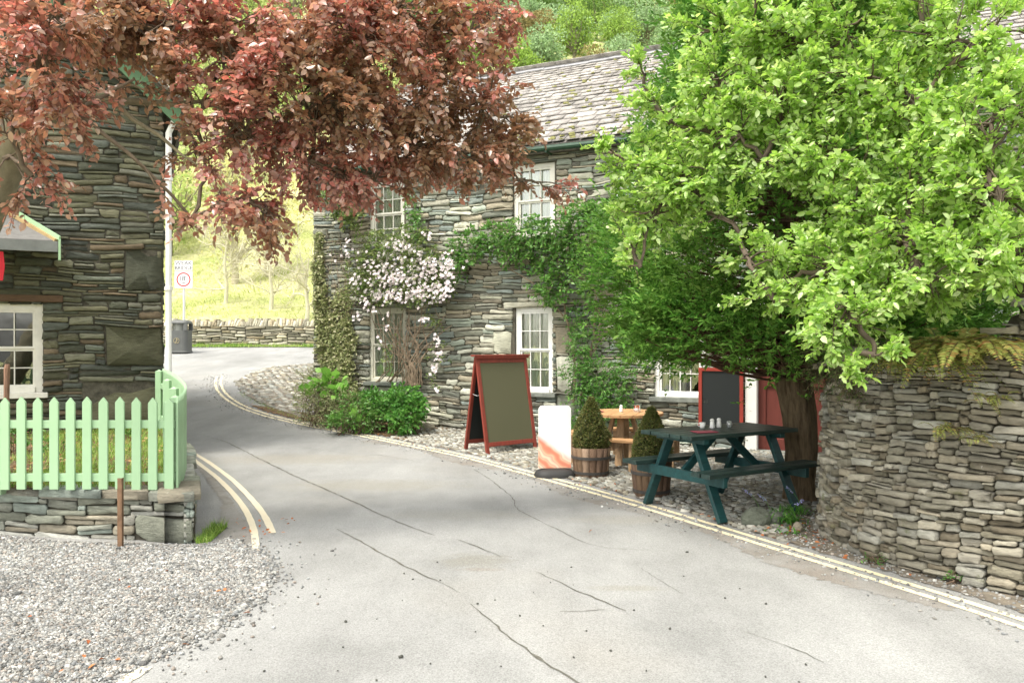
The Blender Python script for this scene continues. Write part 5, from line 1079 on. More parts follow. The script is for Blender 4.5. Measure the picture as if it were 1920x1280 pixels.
# ------------------------------------------------------------------ climbers on the inn
def wp(u, v, y=.12):
    k = (u - 960) / F; ox = IO[0] + NN[0] * y; oy = IO[1] + NN[1] * y; t = (k * oy - ox) / (AX[0] - AX[1] * k); Y = oy + AX[1] * t
    return np.array([ox + AX[0] * t, Y, 1.6 - (v - 640) / F * Y])
def wall_plant(name, label, cat, spots, mat, seed, lf=.05, per=60, tl=.12, k=6, asp=.7, stems=(), smat=None, thick=.13, droop=.25, tm=LEAF, group=None, sw=.0025):
    """spots: (u, v, ru, rv, out, density)"""
    rng = np.random.default_rng(seed); la, ba = Acc(), Acc(); o = empty(name, tuple(wp(spots[0][0], spots[0][1]))); tag(o, label, cat, group)
    for (u, v, ru, rv, out, de) in spots:
        c = wp(u, v, out); s = F / c[1]; n = int(per * de); d = nrm(rng.normal(0, 1, (n, 3))) * rng.uniform(.2, 1, (n, 1)) ** .6
        P = c + d[:, :1] * np.array((*AX, 0)) * ru / s * 1.05 + d[:, 1:2] * UP * rv / s + d[:, 2:] * np.array((*NN, 0)) * thick
        D = nrm(d[:, :1] * np.array((*AX, 0)) * .5 + d[:, 1:2] * UP * .3 + np.array((*NN, 0)) * .7 + rng.normal(0, .5, (n, 3)) - UP * .1)
        sprays(rng, la, ba, P, D, tl, k, lf, droop, .45, sw, tm, asp=asp)
    for pts, r0, r1 in stems:
        q = np.array([wp(*p) for p in pts]); d_ = np.linspace(0, 1, len(q)); t_ = np.linspace(0, 1, len(q) * 4); q = np.stack([np.interp(t_, d_, q[:, i]) for i in range(3)], 1); q[1:-1] = (q[:-2] + 2 * q[1:-1] + q[2:]) / 4; q += rng.normal(0, .006, q.shape)
        V, Fq = tubes(q[None], np.linspace(r0, r1, len(q))[None], 6); ba.add(V, Fq)
    ba.build('stems', smat or M_VINE, o); la.build('foliage', mat, o); return o, rng
# big evergreen climber in the middle
wall_plant('wall_climber', 'dark green climber spreading over the inn wall between the upper and lower windows', 'climber', [(880, 460, 45, 35, .2, 1.2), (930, 450, 45, 35, .2, 1.2), (985, 440, 45, 40, .22, 1.3), (1050, 440, 45, 40, .25, 1.3), (1095, 430, 50, 50, .28, 1.1), (1060, 475, 50, 35, .2, .9), (1105, 500, 40, 45, .2, .6), (1040, 540, 40, 40, .2, .9), (1100, 570, 35, 40, .15, .35), (985, 480, 50, 30, .15, .7), (1020, 520, 30, 40, .15, .3), (860, 500, 25, 25, .15, .3), (1130, 400, 50, 35, .25, 1.0), (1085, 390, 35, 20, .2, .4)], M_CLIMB, 401, .055, 120, .13, 6,
           stems=[([(1075, 760, .08), (1080, 680, .1), (1062, 600, .12), (1050, 520, .15), (1040, 440, .2)], .022, .008), ([(1085, 760, .06), (1110, 650, .08), (1120, 560, .15), (1100, 450, .2)], .018, .006), ([(1062, 600, .12), (1000, 530, .14), (930, 490, .15), (880, 460, .2)], .012, .004)] + [([(1080 + 9 * i, 700 - 11 * i, .07), (1110 + 7 * i, 640 - 8 * i, .1), (1150 - 12 * i, 560, .12)], .007, .003) for i in range(7)])
wall_plant('wall_shrub', 'bright green shrub trained up the wall right of the tall lower window', 'shrub', [(1090, 640, 28, 35, .2, .9), (1085, 700, 32, 45, .25, 1.3), (1120, 700, 40, 45, .28, 1.5), (1150, 735, 42, 40, .3, 1.5), (1105, 745, 42, 35, .3, 1.4), (1075, 600, 18, 30, .15, .4), (1170, 700, 22, 30, .2, .5), (1065, 790, 26, 30, .25, .8), (1165, 775, 35, 25, .3, .9)], M_BRIGHT, 402, .038, 120, .11, 8, .5)
# clematis
vn = []
rv = np.random.default_rng(9)
for i in range(22):
    u0 = 770 + rv.normal(0, 9); ue = rv.uniform(690, 850); ve = rv.uniform(560, 610); um = (u0 * .65 + ue * .35) + rv.normal(0, 12)
    vn.append(([(u0, 722, .1), (u0 + rv.normal(0, 6), 690, .15), (um, 650, .2), (um * .4 + ue * .6 + rv.normal(0, 12), 615, .26), (ue, ve, .3)], rv.uniform(.009, .018), .005))
for i in range(8): u0 = 735 + rv.normal(0, 14); vn.append(([(u0 - 25 + rv.normal(0, 8), 716, .1), (u0 - 5, 690, .2), (u0 + rv.normal(0, 8), 640, .25), (u0 + rv.normal(0, 10), 590, .28)], .010, .005))
cs_ = [(690, 500, 45, 40, .3, 1.1), (740, 480, 50, 40, .35, 1.2), (800, 490, 45, 40, .35, 1.1), (720, 540, 55, 35, .35, 1.1), (790, 545, 50, 30, .35, 1.0), (830, 530, 22, 30, .3, .5), (670, 540, 25, 30, .25, .5), (760, 440, 60, 22, .25, .7), (700, 450, 40, 25, .25, .5), (815, 690, 8, 55, .2, .12), (815, 600, 20, 12, .25, .12), (835, 660, 6, 30, .2, .05), (730, 650, 14, 40, .25, .1)]
co_, rng = wall_plant('clematis', 'clematis covered in pinkish white flowers with a tangle of brown stems', 'climber', cs_, M_CLEM, 403, .045, 170, .12, 6, .6, vn)
fa = Acc(); cen = Acc()
fl_s = [(745, 470, 45, 22, 60), (700, 500, 30, 20, 40), (735, 520, 55, 22, 130), (800, 500, 45, 28, 130), (820, 540, 34, 22, 110), (770, 555, 55, 16, 120), (840, 505, 14, 25, 30), (690, 560, 25, 18, 30), (722, 555, 25, 12, 40), (800, 440, 10, 14, 10), (820, 640, 8, 22, 9), (824, 668, 9, 14, 14), (815, 690, 6, 12, 12), (818, 732, 8, 4, 4), (795, 598, 8, 8, 8), (665, 530, 10, 20, 12), (650, 470, 25, 30, 18), (670, 590, 10, 8, 8), (725, 610, 6, 20, 6), (708, 640, 6, 14, 4)]
Ps = []
for (u, v, ru, rv_, nn3) in fl_s:
    for _ in range(nn3): Ps.append(wp(u + rng.normal(0, ru * .5), v + rng.normal(0, rv_ * .5), rng.uniform(.42, .52)))
P = np.array(Ps); n = len(P); N0 = nrm(np.array([-.3, -1, .45]) + rng.normal(0, .38, (n, 3))); A = nrm(np.cross(N0, UP)); B = np.cross(N0, A); ph = rng.uniform(0, 2 * math.pi, n)
for j in range(4):
    t_ = ph + j * math.pi / 2; D = nrm(A * np.cos(t_)[:, None] + B * np.sin(t_)[:, None] + N0 * .12); leaves(fa, P, D, N0, rng.uniform(.029, .038, n), .028, QUAD)
for j in range(2): t_ = ph + j * math.pi / 2; D = A * np.cos(t_)[:, None] + B * np.sin(t_)[:, None]; leaves(cen, P + N0 * .004 - D * .005, D, N0, .010, .010, QUAD)
fa.build('flowers', M_PETAL, co_); cen.build('stamens', m_plain('stamen_yellow', (.6, .55, .2), .8), co_)
wall_plant('wall_shrub', 'leafy shrub with white flowers beside the upper left window of the inn', 'shrub', [(640, 385, 28, 25, .3, 1), (665, 400, 26, 28, .3, 1), (625, 360, 18, 14, .25, .4), (675, 365, 16, 18, .25, .5)], M_CLEM, 404, .055, 90, .13, 6)
wall_plant('wall_climber', 'thin leafy climber on the wall right of the upper left window', 'climber', [(772, 385, 10, 18, .15, .3), (780, 410, 18, 18, .15, .5), (785, 440, 18, 14, .15, .4), (770, 365, 6, 12, .12, .12)], M_CLIMB, 405, .045, 80, .1, 6, stems=[([(775, 460, .1), (780, 430, .12), (775, 390, .14), (772, 360, .12)], .006, .003)])
wall_plant('ivy', 'pale variegated ivy hugging the left corner of the inn', 'ivy', [(598, 500, 12, 40, .04, 1.1), (604, 570, 16, 50, .05, 1.6), (615, 640, 28, 50, .06, 2.2), (640, 690, 30, 45, .08, 2.2), (650, 640, 22, 40, .06, 1.6), (640, 580, 22, 45, .04, 1.1), (655, 730, 22, 25, .08, 1.0), (600, 450, 8, 20, .04, .3)], M_IVY, 406, .045, 210, .07, 5, .8, thick=.05)
wall_plant('dry_creeper', 'dry brown creeper stems on the inn wall beside the variegated ivy', 'climber', [(640, 480, 30, 40, .08, .5), (655, 540, 18, 40, .1, .4)], M_PALE, 407, .03, 60, .14, 4, stems=[([(600 + 6 * i + rv.normal(0, 5), 620, .05), (625 + 5 * i + rv.normal(0, 8), 540, .07), (610 + 8 * i + rv.normal(0, 8), 480, .07), (600 + 11 * i, 430, .05)], .006, .002) for i in range(9)], thick=.05)

# ------------------------------------------------------------------ shrubs at the wall's foot
def bush(name, label, cat, bl, mat, seed, lf, per, tl, k, asp=.65, droop=.2, flat=.5, up=.3, smat=None, tm=LEAF, group=None, ground=True, size_j=.3):
    rng = np.random.default_rng(seed); la, ba = Acc(), Acc(); b0 = bl[0]; o = empty(name, (b0[0], b0[1], float(H(b0[0], b0[1])))); tag(o, label, cat, group)
    for b in bl:
        n = int(per * b[6]); P, d = blob_pts(rng, n, b[:3], b[3:6], .25); gz = H(P[:, 0], P[:, 1]) + .02; P[:, 2] = np.maximum(P[:, 2], gz)
        D = nrm(d * .7 + UP * up + rng.normal(0, .4, (n, 3))); sprays(rng, la, ba, P, D, tl, k, lf, droop, flat, .003, tm, asp=asp, size_j=size_j)
        if not ground: continue
        m = 8; base = np.array([b[0], b[1], float(H(b[0], b[1]))]) + rng.normal(0, .05, (m, 3)) * [1, 1, 0]; e, _ = blob_pts(rng, m, b[:3], b[3:6]); t_ = np.linspace(0, 1, 5)[None, :, None]
        V, Fq = tubes(base[:, None] + (e - base)[:, None] * t_ + rng.normal(0, .015, (m, 5, 3)), np.tile(np.linspace(.008, .003, 5), (m, 1)), 4); ba.add(V, Fq)
    ba.build('stems', smat or M_STEM, o); la.build('foliage', mat, o); return o
bush('shrub', 'pale feathery shrub at the left corner of the inn by the road', 'shrub', [BL(590, 755, 13.9, 36, 38, .35, 1.2), BL(630, 765, 13.7, 36, 32, .35, 1.2), BL(610, 730, 14.1, 30, 32, .3, .8), BL(575, 720, 14.4, 22, 26, .25, .4), BL(660, 770, 13.6, 30, 28, .3, .9)], M_PALE, 501, .045, 150, .18, 8, .38)
bush('shrub', 'bright green dense shrub under the clematis beside the propped slab', 'shrub', [BL(720, 760, 13.5, 35, 26, .3, 1.3), BL(760, 755, 13.3, 36, 28, .3, 1.5), BL(755, 788, 12.95, 30, 20, .2, 1), BL(690, 755, 13.7, 30, 24, .3, .9), BL(780, 770, 13.1, 18, 24, .2, .6)], M_BRIGHT, 502, .055, 170, .11, 7, .7)
bush('plant', 'mid green undergrowth between the feathery shrub and the dense bright shrub', 'plant', [BL(665, 770, 13.2, 34, 28, .25, 1.1), BL(640, 790, 13.05, 30, 14, .2, .7), BL(700, 785, 13.2, 22, 18, .2, .5)], M_CLIMB, 503, .05, 120, .12, 6, .5)
bush('plant', 'broad leaved yellow green plant in front of the variegated ivy', 'plant', [BL(612, 722, 13.9, 26, 16, .2, .4), BL(622, 745, 13.8, 20, 14, .2, .25), BL(648, 780, 13.3, 14, 9, .15, .1), BL(675, 785, 13.1, 12, 10, .15, .1)], M_BIGL, 504, .16, 60, .14, 3, 1.0)
bush('plant', 'dark low plant against the cottage wall inside the picket fence', 'plant', [BL(20, 815, 8.6, 26, 20, .2, .7), BL(240, 815, 9.8, 14, 10, .15, .3), BL(110, 830, 8.4, 16, 10, .15, .2)], M_CLIMB, 505, .05, 60, .12, 6, .6)

# ------------------------------------------------------------------ ferns and growth on the tall wall
def fern(label, c, n, L, mat, seed, spread=1., back=.0, name='fern', leafn=20, lf=.05):
    rng = np.random.default_rng(seed); la, ba = Acc(), Acc(); o = empty(name, c); tag(o, label, 'fern'); c = np.array(c)
    P = c + rng.normal(0, 1, (n, 3)) * np.array([.05, .05, .01]) * spread; a = rng.uniform(0, 2 * math.pi, n); el = rng.uniform(-.1, .7, n); D = np.stack([np.cos(a), np.sin(a) - .5, el], 1)
    D = nrm(D); Ln = L * rng.uniform(.6, 1.15, n); ts = np.linspace(0, 1, 6)[None, :, None]; dr = rng.uniform(.4, .8, n)[:, None, None]
    pth = P[:, None] + D[:, None] * Ln[:, None, None] * ts - UP * dr * Ln[:, None, None] * ts ** 2; V, Fq = tubes(pth, np.tile(np.linspace(.003, .001, 6), (n, 1)), 3); ba.add(V, Fq)
    Sd = nrm(np.cross(D, UP)); N0 = nrm(np.cross(Sd, D))
    for j in range(leafn):
        t = (j + 1) / (leafn + 1); pos = P + D * (Ln * t)[:, None] - UP * (dr[:, 0] * Ln[:, None] * t * t); tan = nrm(D - UP * 2 * dr[:, 0] * t)
        l = lf * math.sin(math.pi * (t * .8 + .15)) ** .8
        for sg in (-1, 1): leaves(la, pos, Sd * sg + tan * .45 + rng.normal(0, .06, (n, 3)), nrm(np.cross(Sd, tan)) + rng.normal(0, .15, (n, 3)), l * rng.uniform(.8, 1.2, n), l * .34, QUAD)
    ba.build('stems', M_STEM, o); la.build('fronds', mat, o)
fern('yellow and rust tinged fern on the step at the right end of the wall top', tuple(at(1825, 642, 5.20)), 70, .30, M_FERNY, 601, 1.8, lf=.065)
fern('green fern trailing from the wall top left of the yellow fern', tuple(at(1755, 652, 5.40)), 80, .40, M_FERN, 602, lf=.05); fern('olive fern on the wall top below the lime green leaves', tuple(at(1690, 665, 5.62)), 55, .36, M_FERN, 603, lf=.045)
fern('small fern growing from a joint below the yellow fern', tuple(at(1775, 800, 5.30)), 26, .16, M_FERN, 604, leafn=12, lf=.025); fern('sparse small fern in the wall joint right of the green fern', tuple(at(1852, 745, 5.08)), 18, .13, M_FERN, 605, leafn=12, lf=.025)
fern('tiny dull fern at mid height on the tall wall', tuple(at(1830, 820, 5.12)), 14, .11, M_FERN, 606, leafn=12, lf=.02)
bush('trailing_evergreen', 'dull evergreen growth trailing over the left end of the tall wall', 'shrub', [BL(1555, 665, 6.75, 38, 32, .15, 1), BL(1600, 670, 6.3, 40, 30, .15, 1), BL(1650, 668, 5.95, 40, 24, .15, .8), BL(1540, 700, 6.7, 18, 22, .1, .3), BL(1610, 710, 6.1, 24, 22, .08, .35)], M_YEW, 607, .03, 240, .12, 9, .3, .35, .4, -.2, tm=QUAD, ground=False)
rng = np.random.default_rng(608)
for (u, v, l_) in ((1730, 1065, 'small weed tuft at the foot of the tall wall, left of another tuft'), (1790, 1092, 'small weed tuft at the foot of the tall wall nearest the right edge'), (1640, 1055, 'tiny weed at the foot of the tall wall near its left end')):
    g_ = G(u, v); p = [(g_[0], g_[1], .03, .05, .04, .03, 1)]; bush('weed', l_, 'weed', p, M_BRIGHT, 609 + u, .022, 22, .05, 5, .5)
# bluebells
def blades(rng, acc, P, D, L, w, droop, k=5):
    n = len(P); ts = np.linspace(0, 1, k); S_ = nrm(np.cross(D, UP)); c = P[:, None] + D[:, None] * (L[:, None] * ts)[..., None] - UP * (droop[:, None] * L[:, None] * ts ** 2)[..., None]
    ww = w[:, None] * np.array([.7, 1, .9, .6, .05][:k] if k == 5 else np.linspace(1, .05, k)); A = c - S_[:, None] * ww[..., None] / 2; B_ = c + S_[:, None] * ww[..., None] / 2
    V = np.stack([A, B_], 2).reshape(-1, 3); o = (np.arange(n) * 2 * k)[:, None]; j = np.arange(k - 1)[None] * 2; acc.add(V, np.stack([o + j, o + j + 1, o + j + 3, o + j + 2], -1).reshape(-1, 4))
def strappy(label, c, n, L, seed, flowers, mat=M_BRIGHT, name='bluebell_clump'):
    rng = np.random.default_rng(seed); o = empty(name, c); tag(o, label, 'plant'); a = rng.uniform(0, 2 * math.pi, n); D = nrm(np.stack([np.cos(a), np.sin(a), rng.uniform(.7, 2.2, n)], 1)); acc = Acc(); P = np.array(c) + rng.normal(0, 1, (n, 3)) * [.07, .06, 0]
    blades(rng, acc, P, D, L * rng.uniform(.6, 1.2, n), rng.uniform(.010, .017, n), rng.uniform(.4, .9, n)); acc.build('leaves', mat, o)
    if flowers:
        a = rng.uniform(0, 2 * math.pi, flowers); D = nrm(np.stack([np.cos(a) * .3, np.sin(a) * .3, np.ones(flowers)], 1)); ts = np.linspace(0, 1, 5)[None, :, None]; P = np.array(c) + rng.normal(0, 1, (flowers, 3)) * [.08, .06, 0]; Lf = L * rng.uniform(1.0, 1.4, flowers)[:, None, None]
        pth = P[:, None] + D[:, None] * Lf * ts + np.stack([np.cos(a), np.sin(a), -.5 + 0 * a], 1)[:, None] * .25 * Lf * ts ** 3; 
        for i_ in range(flowers):
         fa = Acc(); ba = Acc(); p1 = pth[i_:i_ + 1]; V, Fq = tubes(p1, np.full((1, 5), .002), 4); ba.add(V, Fq)
         for j in range(7):
            q = p1[:, 3] + (p1[:, 4] - p1[:, 3]) * (j / 6.)
            for s_ in range(3): leaves(fa, q, rng.normal(0, 1, q.shape) * [1, 1, .3] - UP * .6, rng.normal(0, 1, q.shape), .022, .010, QUAD)
         ff = fa.build('flower', M_BLUE, o); ba.build('stem', mat, ff)
strappy('clump of bluebells with strappy leaves at the left end of the tall wall', (2.40, 7.02, .02), 90, .24, 700, 3); strappy('strappy green clump with one lilac flower between the trunk and tall wall', (2.62, 7.38, .02), 50, .24, 701, 1)
strappy('low tuft of strappy leaves in front of the mossy boulder', (2.30, 6.72, .0), 34, .12, 702, 0, name='grass_tuft')

# ------------------------------------------------------------------ grass and litter
def grass(name, poly, n, L, w, mat, seed, dz=0, den=None):
    rng = np.random.default_rng(seed); p = np.array(poly); q = rng.uniform(p.min(0), p.max(0), (n, 2)); q = q[inside(q, p)]
    if den is not None: q = q[rng.uniform(0, 1, len(q)) < den(q)]
    m = len(q); a = rng.uniform(0, 2 * math.pi, m); D = nrm(np.stack([np.cos(a) * .5, np.sin(a) * .5, rng.uniform(.6, 1.4, m)], 1)); acc = Acc(); blades(rng, acc, np.column_stack([q, H(q[:, 0], q[:, 1]) + dz]), D, L * rng.uniform(.4, 1.3, m), np.full(m, w) * rng.uniform(.6, 1.3, m), rng.uniform(.1, .6, m), 4)
    return tag(acc.build(name, mat), kind='stuff')
gp_ = [(-7.2, 6.62), (-2.85, 6.55), (-3.0, 7.2), (-3.35, 8.0), (-3.8, 9.1), (-4.75, 10.9), (-7.8, 10.9)]
nz = lambda q: np.clip(.48 + .5 * np.sin(q[:, 0] * 2.3 + 1.7) * np.sin(q[:, 1] * 2.6) + .35 * np.sin(q[:, 0] * 5.1 + q[:, 1] * 3) + .45 * (q[:, 0] > -4.3 + 0 * q[:, 1]) * (q[:, 1] < 8.6), 0, 1)
grass('grass', gp_, 60000, .10, .007, M_GRASS, 801, .40, nz)
rng = np.random.default_rng(802); q = rng.uniform([-7, 6.58], [-2.9, 10.8], (1500, 2)); q = q[inside(q, np.array(gp_))]; la = Acc(); n = len(q); leaves(la, np.column_stack([q, H(q[:, 0], q[:, 1]) + .41 + rng.uniform(0, .02, n)]), rng.normal(0, 1, (n, 3)) * [1, 1, .25], UP + rng.normal(0, .35, (n, 3)), rng.uniform(.03, .06, n), .03, LEAF)
M_DEAD = m_leaf('fallen_leaf', [(0, (.16, .08, .035)), (.5, (.33, .17, .07)), (1, (.5, .32, .17))], .15, 1.2, .7, .2); tag(la.build('leaf_litter', M_DEAD), kind='stuff')
q = np.concatenate([rng.uniform(G(0, 1270), G(500, 1030), (1, 2)), np.array([G(*p) for p in ((225, 1091), (415, 1112), (425, 1110), (155, 1233), (180, 1250), (195, 1240), (455, 1155), (120, 1262), (243, 1105), (310, 1075), (60, 1160), (340, 1213), (1111, 996), (165, 1205), (300, 1005), (270, 985))])]); q = np.concatenate([q, np.array(kr)[rng.integers(10, len(kr) - 20, 90)] + rng.normal(0, .07, (90, 2)), rng.uniform([2.2, 6.2], [2.6, 7.2], (50, 2)), rng.uniform([-2.45, 6.5], [-1.9, 7.2], (20, 2))])
la = Acc(); n = len(q); leaves(la, np.column_stack([q, H(q[:, 0], q[:, 1]) + .018]), rng.normal(0, 1, (n, 3)) * [1, 1, .2], UP + rng.normal(0, .4, (n, 3)), rng.uniform(.02, .05, n), .024, LEAF); tag(la.build('fallen_leaves', m_leaf('fallen_beech_leaf', [(0, (.30, .09, .03)), (1, (.5, .2, .08))], .15, 1.2, .6, .2)), kind='stuff')
grass('verge_grass', [(-20, 28.3), (-2, 28.3), (-2, 29.0), (-20, 29.05)], 9000, .17, .02, M_GRASS, 803, 0.02, lambda q: np.clip(.55 + .5 * np.sin(q[:, 0] * 1.7) + .3 * np.sin(q[:, 0] * 4.3), .15, 1))
grass('wall_foot_grass', [(-2.50, 6.3), (-2.40, 6.3), (-2.45, 6.9), (-2.58, 6.9)], 1600, .10, .006, M_GRASS, 804, 0.0)
kp = [tuple(np.array(kr[i]) + (0, 0)) for i in range(ik(10.2), ik(14.5))]
grass('kerb_grass', [tuple(G(u, v)) for u, v in ((452, 735), (480, 752), (520, 768), (560, 781), (590, 787), (590, 790), (555, 786), (515, 773), (470, 756), (446, 738))], 5000, .06, .006, M_GRASS, 805, 0.01)
grass('cobble_moss', fore, 9000, .022, .006, M_GRASS, 806, .0, lambda q: np.clip(np.sin(q[:, 0] * 3.1) * np.sin(q[:, 1] * 2.3) - .25, 0, 1) * .8)

# ------------------------------------------------------------------ hillside
rh = np.random.default_rng(900)
def far_tree(name, label, mat, seed, R0, Ht, group, n=2600, lf=.34, bark=M_BARK1, sparse=1.):
    rng = np.random.default_rng(seed); o = empty(name, (0, 0, -500)); tag(o, label, 'tree', group); la = Acc(); a = Acc()
    t = np.array([(0, 0, -.6), (.1, 0, Ht * .3), (rng.normal(0, .3), rng.normal(0, .3), Ht * .6)]); V, Fq = tubes(t[None], np.array([[.25, .18, .12]]), 7); a.add(V, Fq)
    k = 26; c, d = blob_pts(rng, k, (0, 0, Ht * .58), (R0 * .75, R0 * .75, Ht * .36), .3)
    for cc in c:
        V, Fq = tubes(np.linspace(t[1], cc, 5)[None] + rng.normal(0, .08, (1, 5, 3)), np.linspace(.09, .03, 5)[None], 4); a.add(V, Fq)
        m = int(n / k * sparse * rng.uniform(.7, 1.3)); P, dd = blob_pts(rng, m, cc, np.array([1.2, 1.2, .85]) * R0 * .34, .45); leaves(la, P, dd + rng.normal(0, .7, (m, 3)), UP * .8 + dd * .6 + rng.normal(0, .5, (m, 3)), lf * rng.uniform(.6, 1.3, m), lf * .7, QUAD)
    a.build('trunk', bark, o, local=True); la.build('crown', mat, o, local=True); return o
def FM(name, c, k=.6): return m_leaf(name, [(0, tuple(x * k for x in c)), (1, tuple(x * 1.35 for x in c))], .3, 1.4, .6, .2)
kinds = [('oak_tree', 'mid green oak in the wood high on the hillside', FM('oak_green', (.12, .21, .05)), 4.2, 8), ('lime_tree', 'bright yellow green tree in the wood high on the hillside', FM('spring_green', (.24, .36, .07)), 3.6, 7.5), ('ash_tree', 'deep green tree in the wood high on the hillside', FM('deep_green', (.07, .17, .05)), 4.2, 9), ('birch_tree', 'brownish olive tree in the wood high on the hillside', FM('olive_brown', (.24, .20, .08)), 4.0, 8), ('willow_tree', 'pale sage green tree in the wood high on the hillside', FM('sage_green', (.28, .40, .20)), 3.6, 6.5)]
protos = [far_tree(a, l, m, 910 + i, r, h, l.split(' in the')[0] + 's in the hillside wood') for i, (a, l, m, r, h) in enumerate(kinds)]
used = set()
def plant(i, x, y, s):
    o = protos[i]
    if i in used: o = copy_tree(o)
    used.add(i); o.location = (x, y, float(H(x, y)) - .3); o.rotation_euler = (0, 0, rh.uniform(0, 6)); o.scale = (s, s, s * rh.uniform(.9, 1.15))
for y in np.arange(88, 182, 6.2):
    for x in np.arange(-.17 * y, .245 * y, 6.4):
        xx, yy = x + rh.normal(0, 1.6), y + rh.normal(0, 1.6); w = [.25, .25, .2, .12, .18] if yy > 118 else [.12, .3, .05, .13, .4]
        plant(int(rh.choice(5, p=w)), xx, yy, rh.uniform(.7, 1.15))
M_STRAW = FM('straw_scrub', (.46, .45, .20), .75)
sc = far_tree('scrub_tree', 'thin pale yellow scrubby tree on the slope beyond the far wall', M_STRAW, 950, 2.6, 5.0, 'scrubby trees on the far slope', 700, .26, m_plain('pale_bark', (.42, .38, .27), .9, .2), .8); protos.append(sc)
protos.append(far_tree('scrub_tree', 'thin pale yellow scrubby tree on the slope beyond the far wall', FM('pale_scrub', (.34, .42, .14), .75), 951, 2.8, 5.5, 'scrubby trees on the far slope', 900, .28, M_BARK1, .9))
for y in np.concatenate([np.arange(47, 100, 5.5), np.arange(100, 150, 9)]):
    for x in np.arange(-.50 * y, -.16 * y, 5.5): plant(int(rh.choice([5, 6], p=[.6, .4] if y < 70 else [.35, .65])), x + rh.normal(0, 1.5), y + rh.normal(0, 1.5), rh.uniform(.7, 1.3) * (1 if y < 70 else 1.4))
# the bare pale tree just beyond the far wall
def bare_tree(label, x, y, ht, seed):
    rng = np.random.default_rng(seed); o = empty('bare_tree', (x, y, float(H(x, y)))); tag(o, label, 'tree'); a = Acc(); b = Acc()
    base = np.array(o.location); t = np.array([(0, 0, -.2), (.05, 0, ht * .2), (-.05, 0, ht * .45), (.1, 0, ht * .8)]) + base; V, Fq = tubes(t[None], np.array([[.11, .09, .06, .03]]), 8); a.add(V, Fq)
    def grow(p, d, l, r, lv):
        q = [p]; dd = d.copy()
        for _ in range(5): dd = nrm(dd + rng.normal(0, .22, 3) + UP * .06); q.append(q[-1] + dd * l / 5)
        V, Fq = tubes(np.array(q)[None], np.linspace(r, r * .4, 6)[None], 5 if lv > 1 else 3); b.add(V, Fq)
        if lv:
            for _ in range(4): grow(q[rng.integers(1, 6)], nrm(dd + rng.normal(0, .75, 3)), l * .62, r * .5, lv - 1)
    for k in range(9): a0 = rng.uniform(0, 6.28); grow(t[0] + (t[3] - t[0]) * rng.uniform(.2, .95), nrm(np.array([math.cos(a0), math.sin(a0) * .6, rng.uniform(.1, .9)])), ht * .42, .045, 3)
    a.build('trunk', M_PB, o, True); b.build('branches', M_PB, o)
M_PB = m_plain('silver_bark', (.55, .52, .38), .9, .15)
bare_tree('bare pale branched tree just beyond the far wall near the inn corner', -8.6, 33.5, 3.4, 960)
bare_tree('bare pale tree on the slope directly above the road sign', -13.6, 38, 4.2, 961); bare_tree('bare pale tree midway along the slope beyond the far wall', -11.0, 36.5, 3.6, 962)
rng = np.random.default_rng(970); n = 26000; x = rng.uniform(-26, -2, n); y = rng.uniform(30.3, 60, n); P = np.column_stack([x, y, H(x, y)]); a = rng.uniform(0, 6.28, n); acc = Acc(); D = nrm(np.stack([np.cos(a), np.sin(a), rng.uniform(.4, 1.6, n)], 1)); cl_ = .35 + .65 * np.clip(.5 + np.sin(x * .9 + y * .5) * np.sin(y * .7 - x * .3), 0, 1)
blades(rng, acc, P, D, cl_ * rng.uniform(.2, .75, n) * np.clip((y - 29) / 8, .35, 1), rng.uniform(.02, .05, n), rng.uniform(.1, .7, n), 4); tag(acc.build('rough_grass', FM('rough_straw_grass', (.40, .44, .15), .7)), kind='stuff')

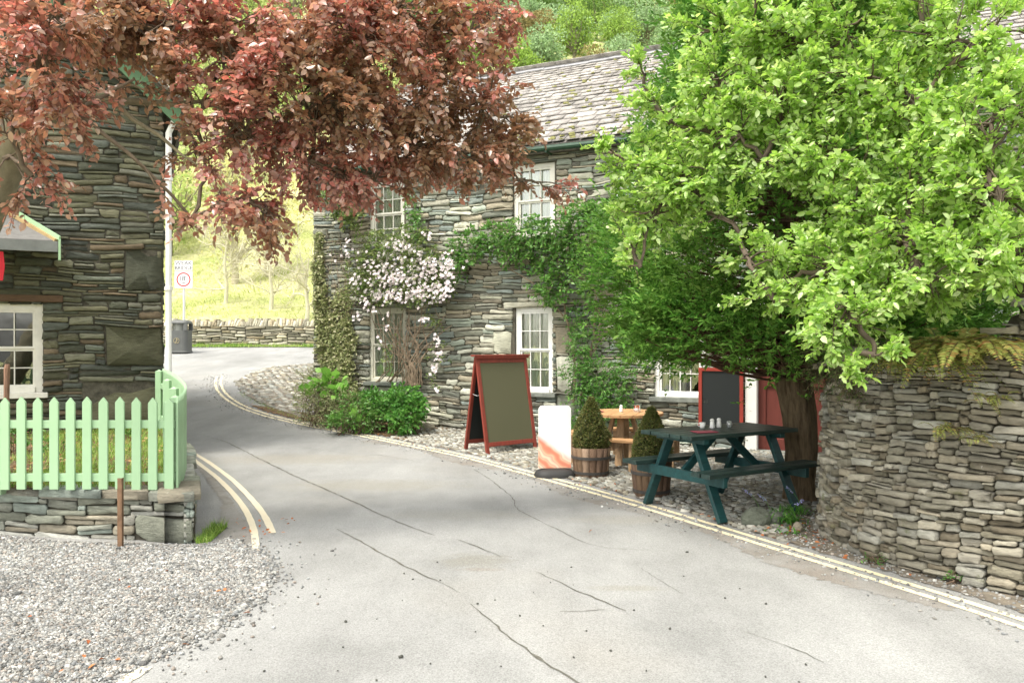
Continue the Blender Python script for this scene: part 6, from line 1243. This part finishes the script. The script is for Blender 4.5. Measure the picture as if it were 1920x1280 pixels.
# ================================================================== lantern behind the cypress twigs
ln = empty('wall_lantern', tuple(I3(2.42, .16, 1.9))); tag(ln, 'small lit lantern on the inn wall above the wide window', 'lantern')
TL = frameM(IO, AX, NN, ln); MB(TL).b2((2.38, .06, 1.60 + .02), (2.46, .14, 1.76)).build('lamp_glass', (lambda: (lambda m, nt: (nd(nt, 'ShaderNodeOutputMaterial', {0: nd(nt, 'ShaderNodeEmission', {0: (1, .50, .16, 1), 1: 1.2}).outputs[0]}), m)[1])(*new_mat('lamp_glow')))(), ln)
m = MB(TL); m.b2((2.36, .04, 1.765), (2.48, .16, 1.80)); m.b2((2.41, -.0, 1.80), (2.43, .1, 1.82)); m.build('bracket', M_HOOP, ln)

# ================================================================== camera, light, world
cam = bpy.data.cameras.new('camera'); co = bpy.data.objects.new('camera', cam); COL.objects.link(co); co.location = (0, 0, EYE); co.rotation_euler = (math.pi / 2, 0, 0)
cam.sensor_width = 36; cam.lens = F / 1920 * 36; cam.clip_end = 2000; cam.clip_start = .05; S.camera = co
SUN = np.array([-.30, -.28, .86]); SUN /= np.linalg.norm(SUN); elev = math.asin(SUN[2]); az = math.atan2(SUN[0], SUN[1])
w = bpy.data.worlds.new('World'); S.world = w; w.use_nodes = True; nt = w.node_tree; nt.nodes.clear()
sky = nd(nt, 'ShaderNodeTexSky', sky_type='NISHITA', sun_disc=False, sun_elevation=elev, sun_rotation=az, air_density=1.0, dust_density=3.0, ozone_density=.6)
hs = nd(nt, 'ShaderNodeHueSaturation', {'Color': sky.outputs[0], 'Saturation': .22})
hs = nd(nt, 'ShaderNodeMix', {0: 1., 6: hs.outputs[0], 7: (1, .975, .92, 1)}, data_type='RGBA', blend_type='MULTIPLY')
bg = nd(nt, 'ShaderNodeBackground', {0: hs.outputs[2], 1: .15}); nd(nt, 'ShaderNodeOutputWorld', {0: bg.outputs[0]})
sl_ = bpy.data.lights.new('sun', 'SUN'); sl_.energy = .95; sl_.angle = math.radians(14); sl_.color = (1, .94, .84); so = bpy.data.objects.new('sun', sl_); COL.objects.link(so); so.rotation_euler = Vector(SUN).to_track_quat('Z', 'Y').to_euler()
S.view_settings.view_transform = 'Standard'; S.view_settings.look = 'None'; S.view_settings.exposure = 1.82; S.view_settings.gamma = 1
S.cycles.max_bounces = 8; S.cycles.diffuse_bounces = 4; S.cycles.transparent_max_bounces = 12
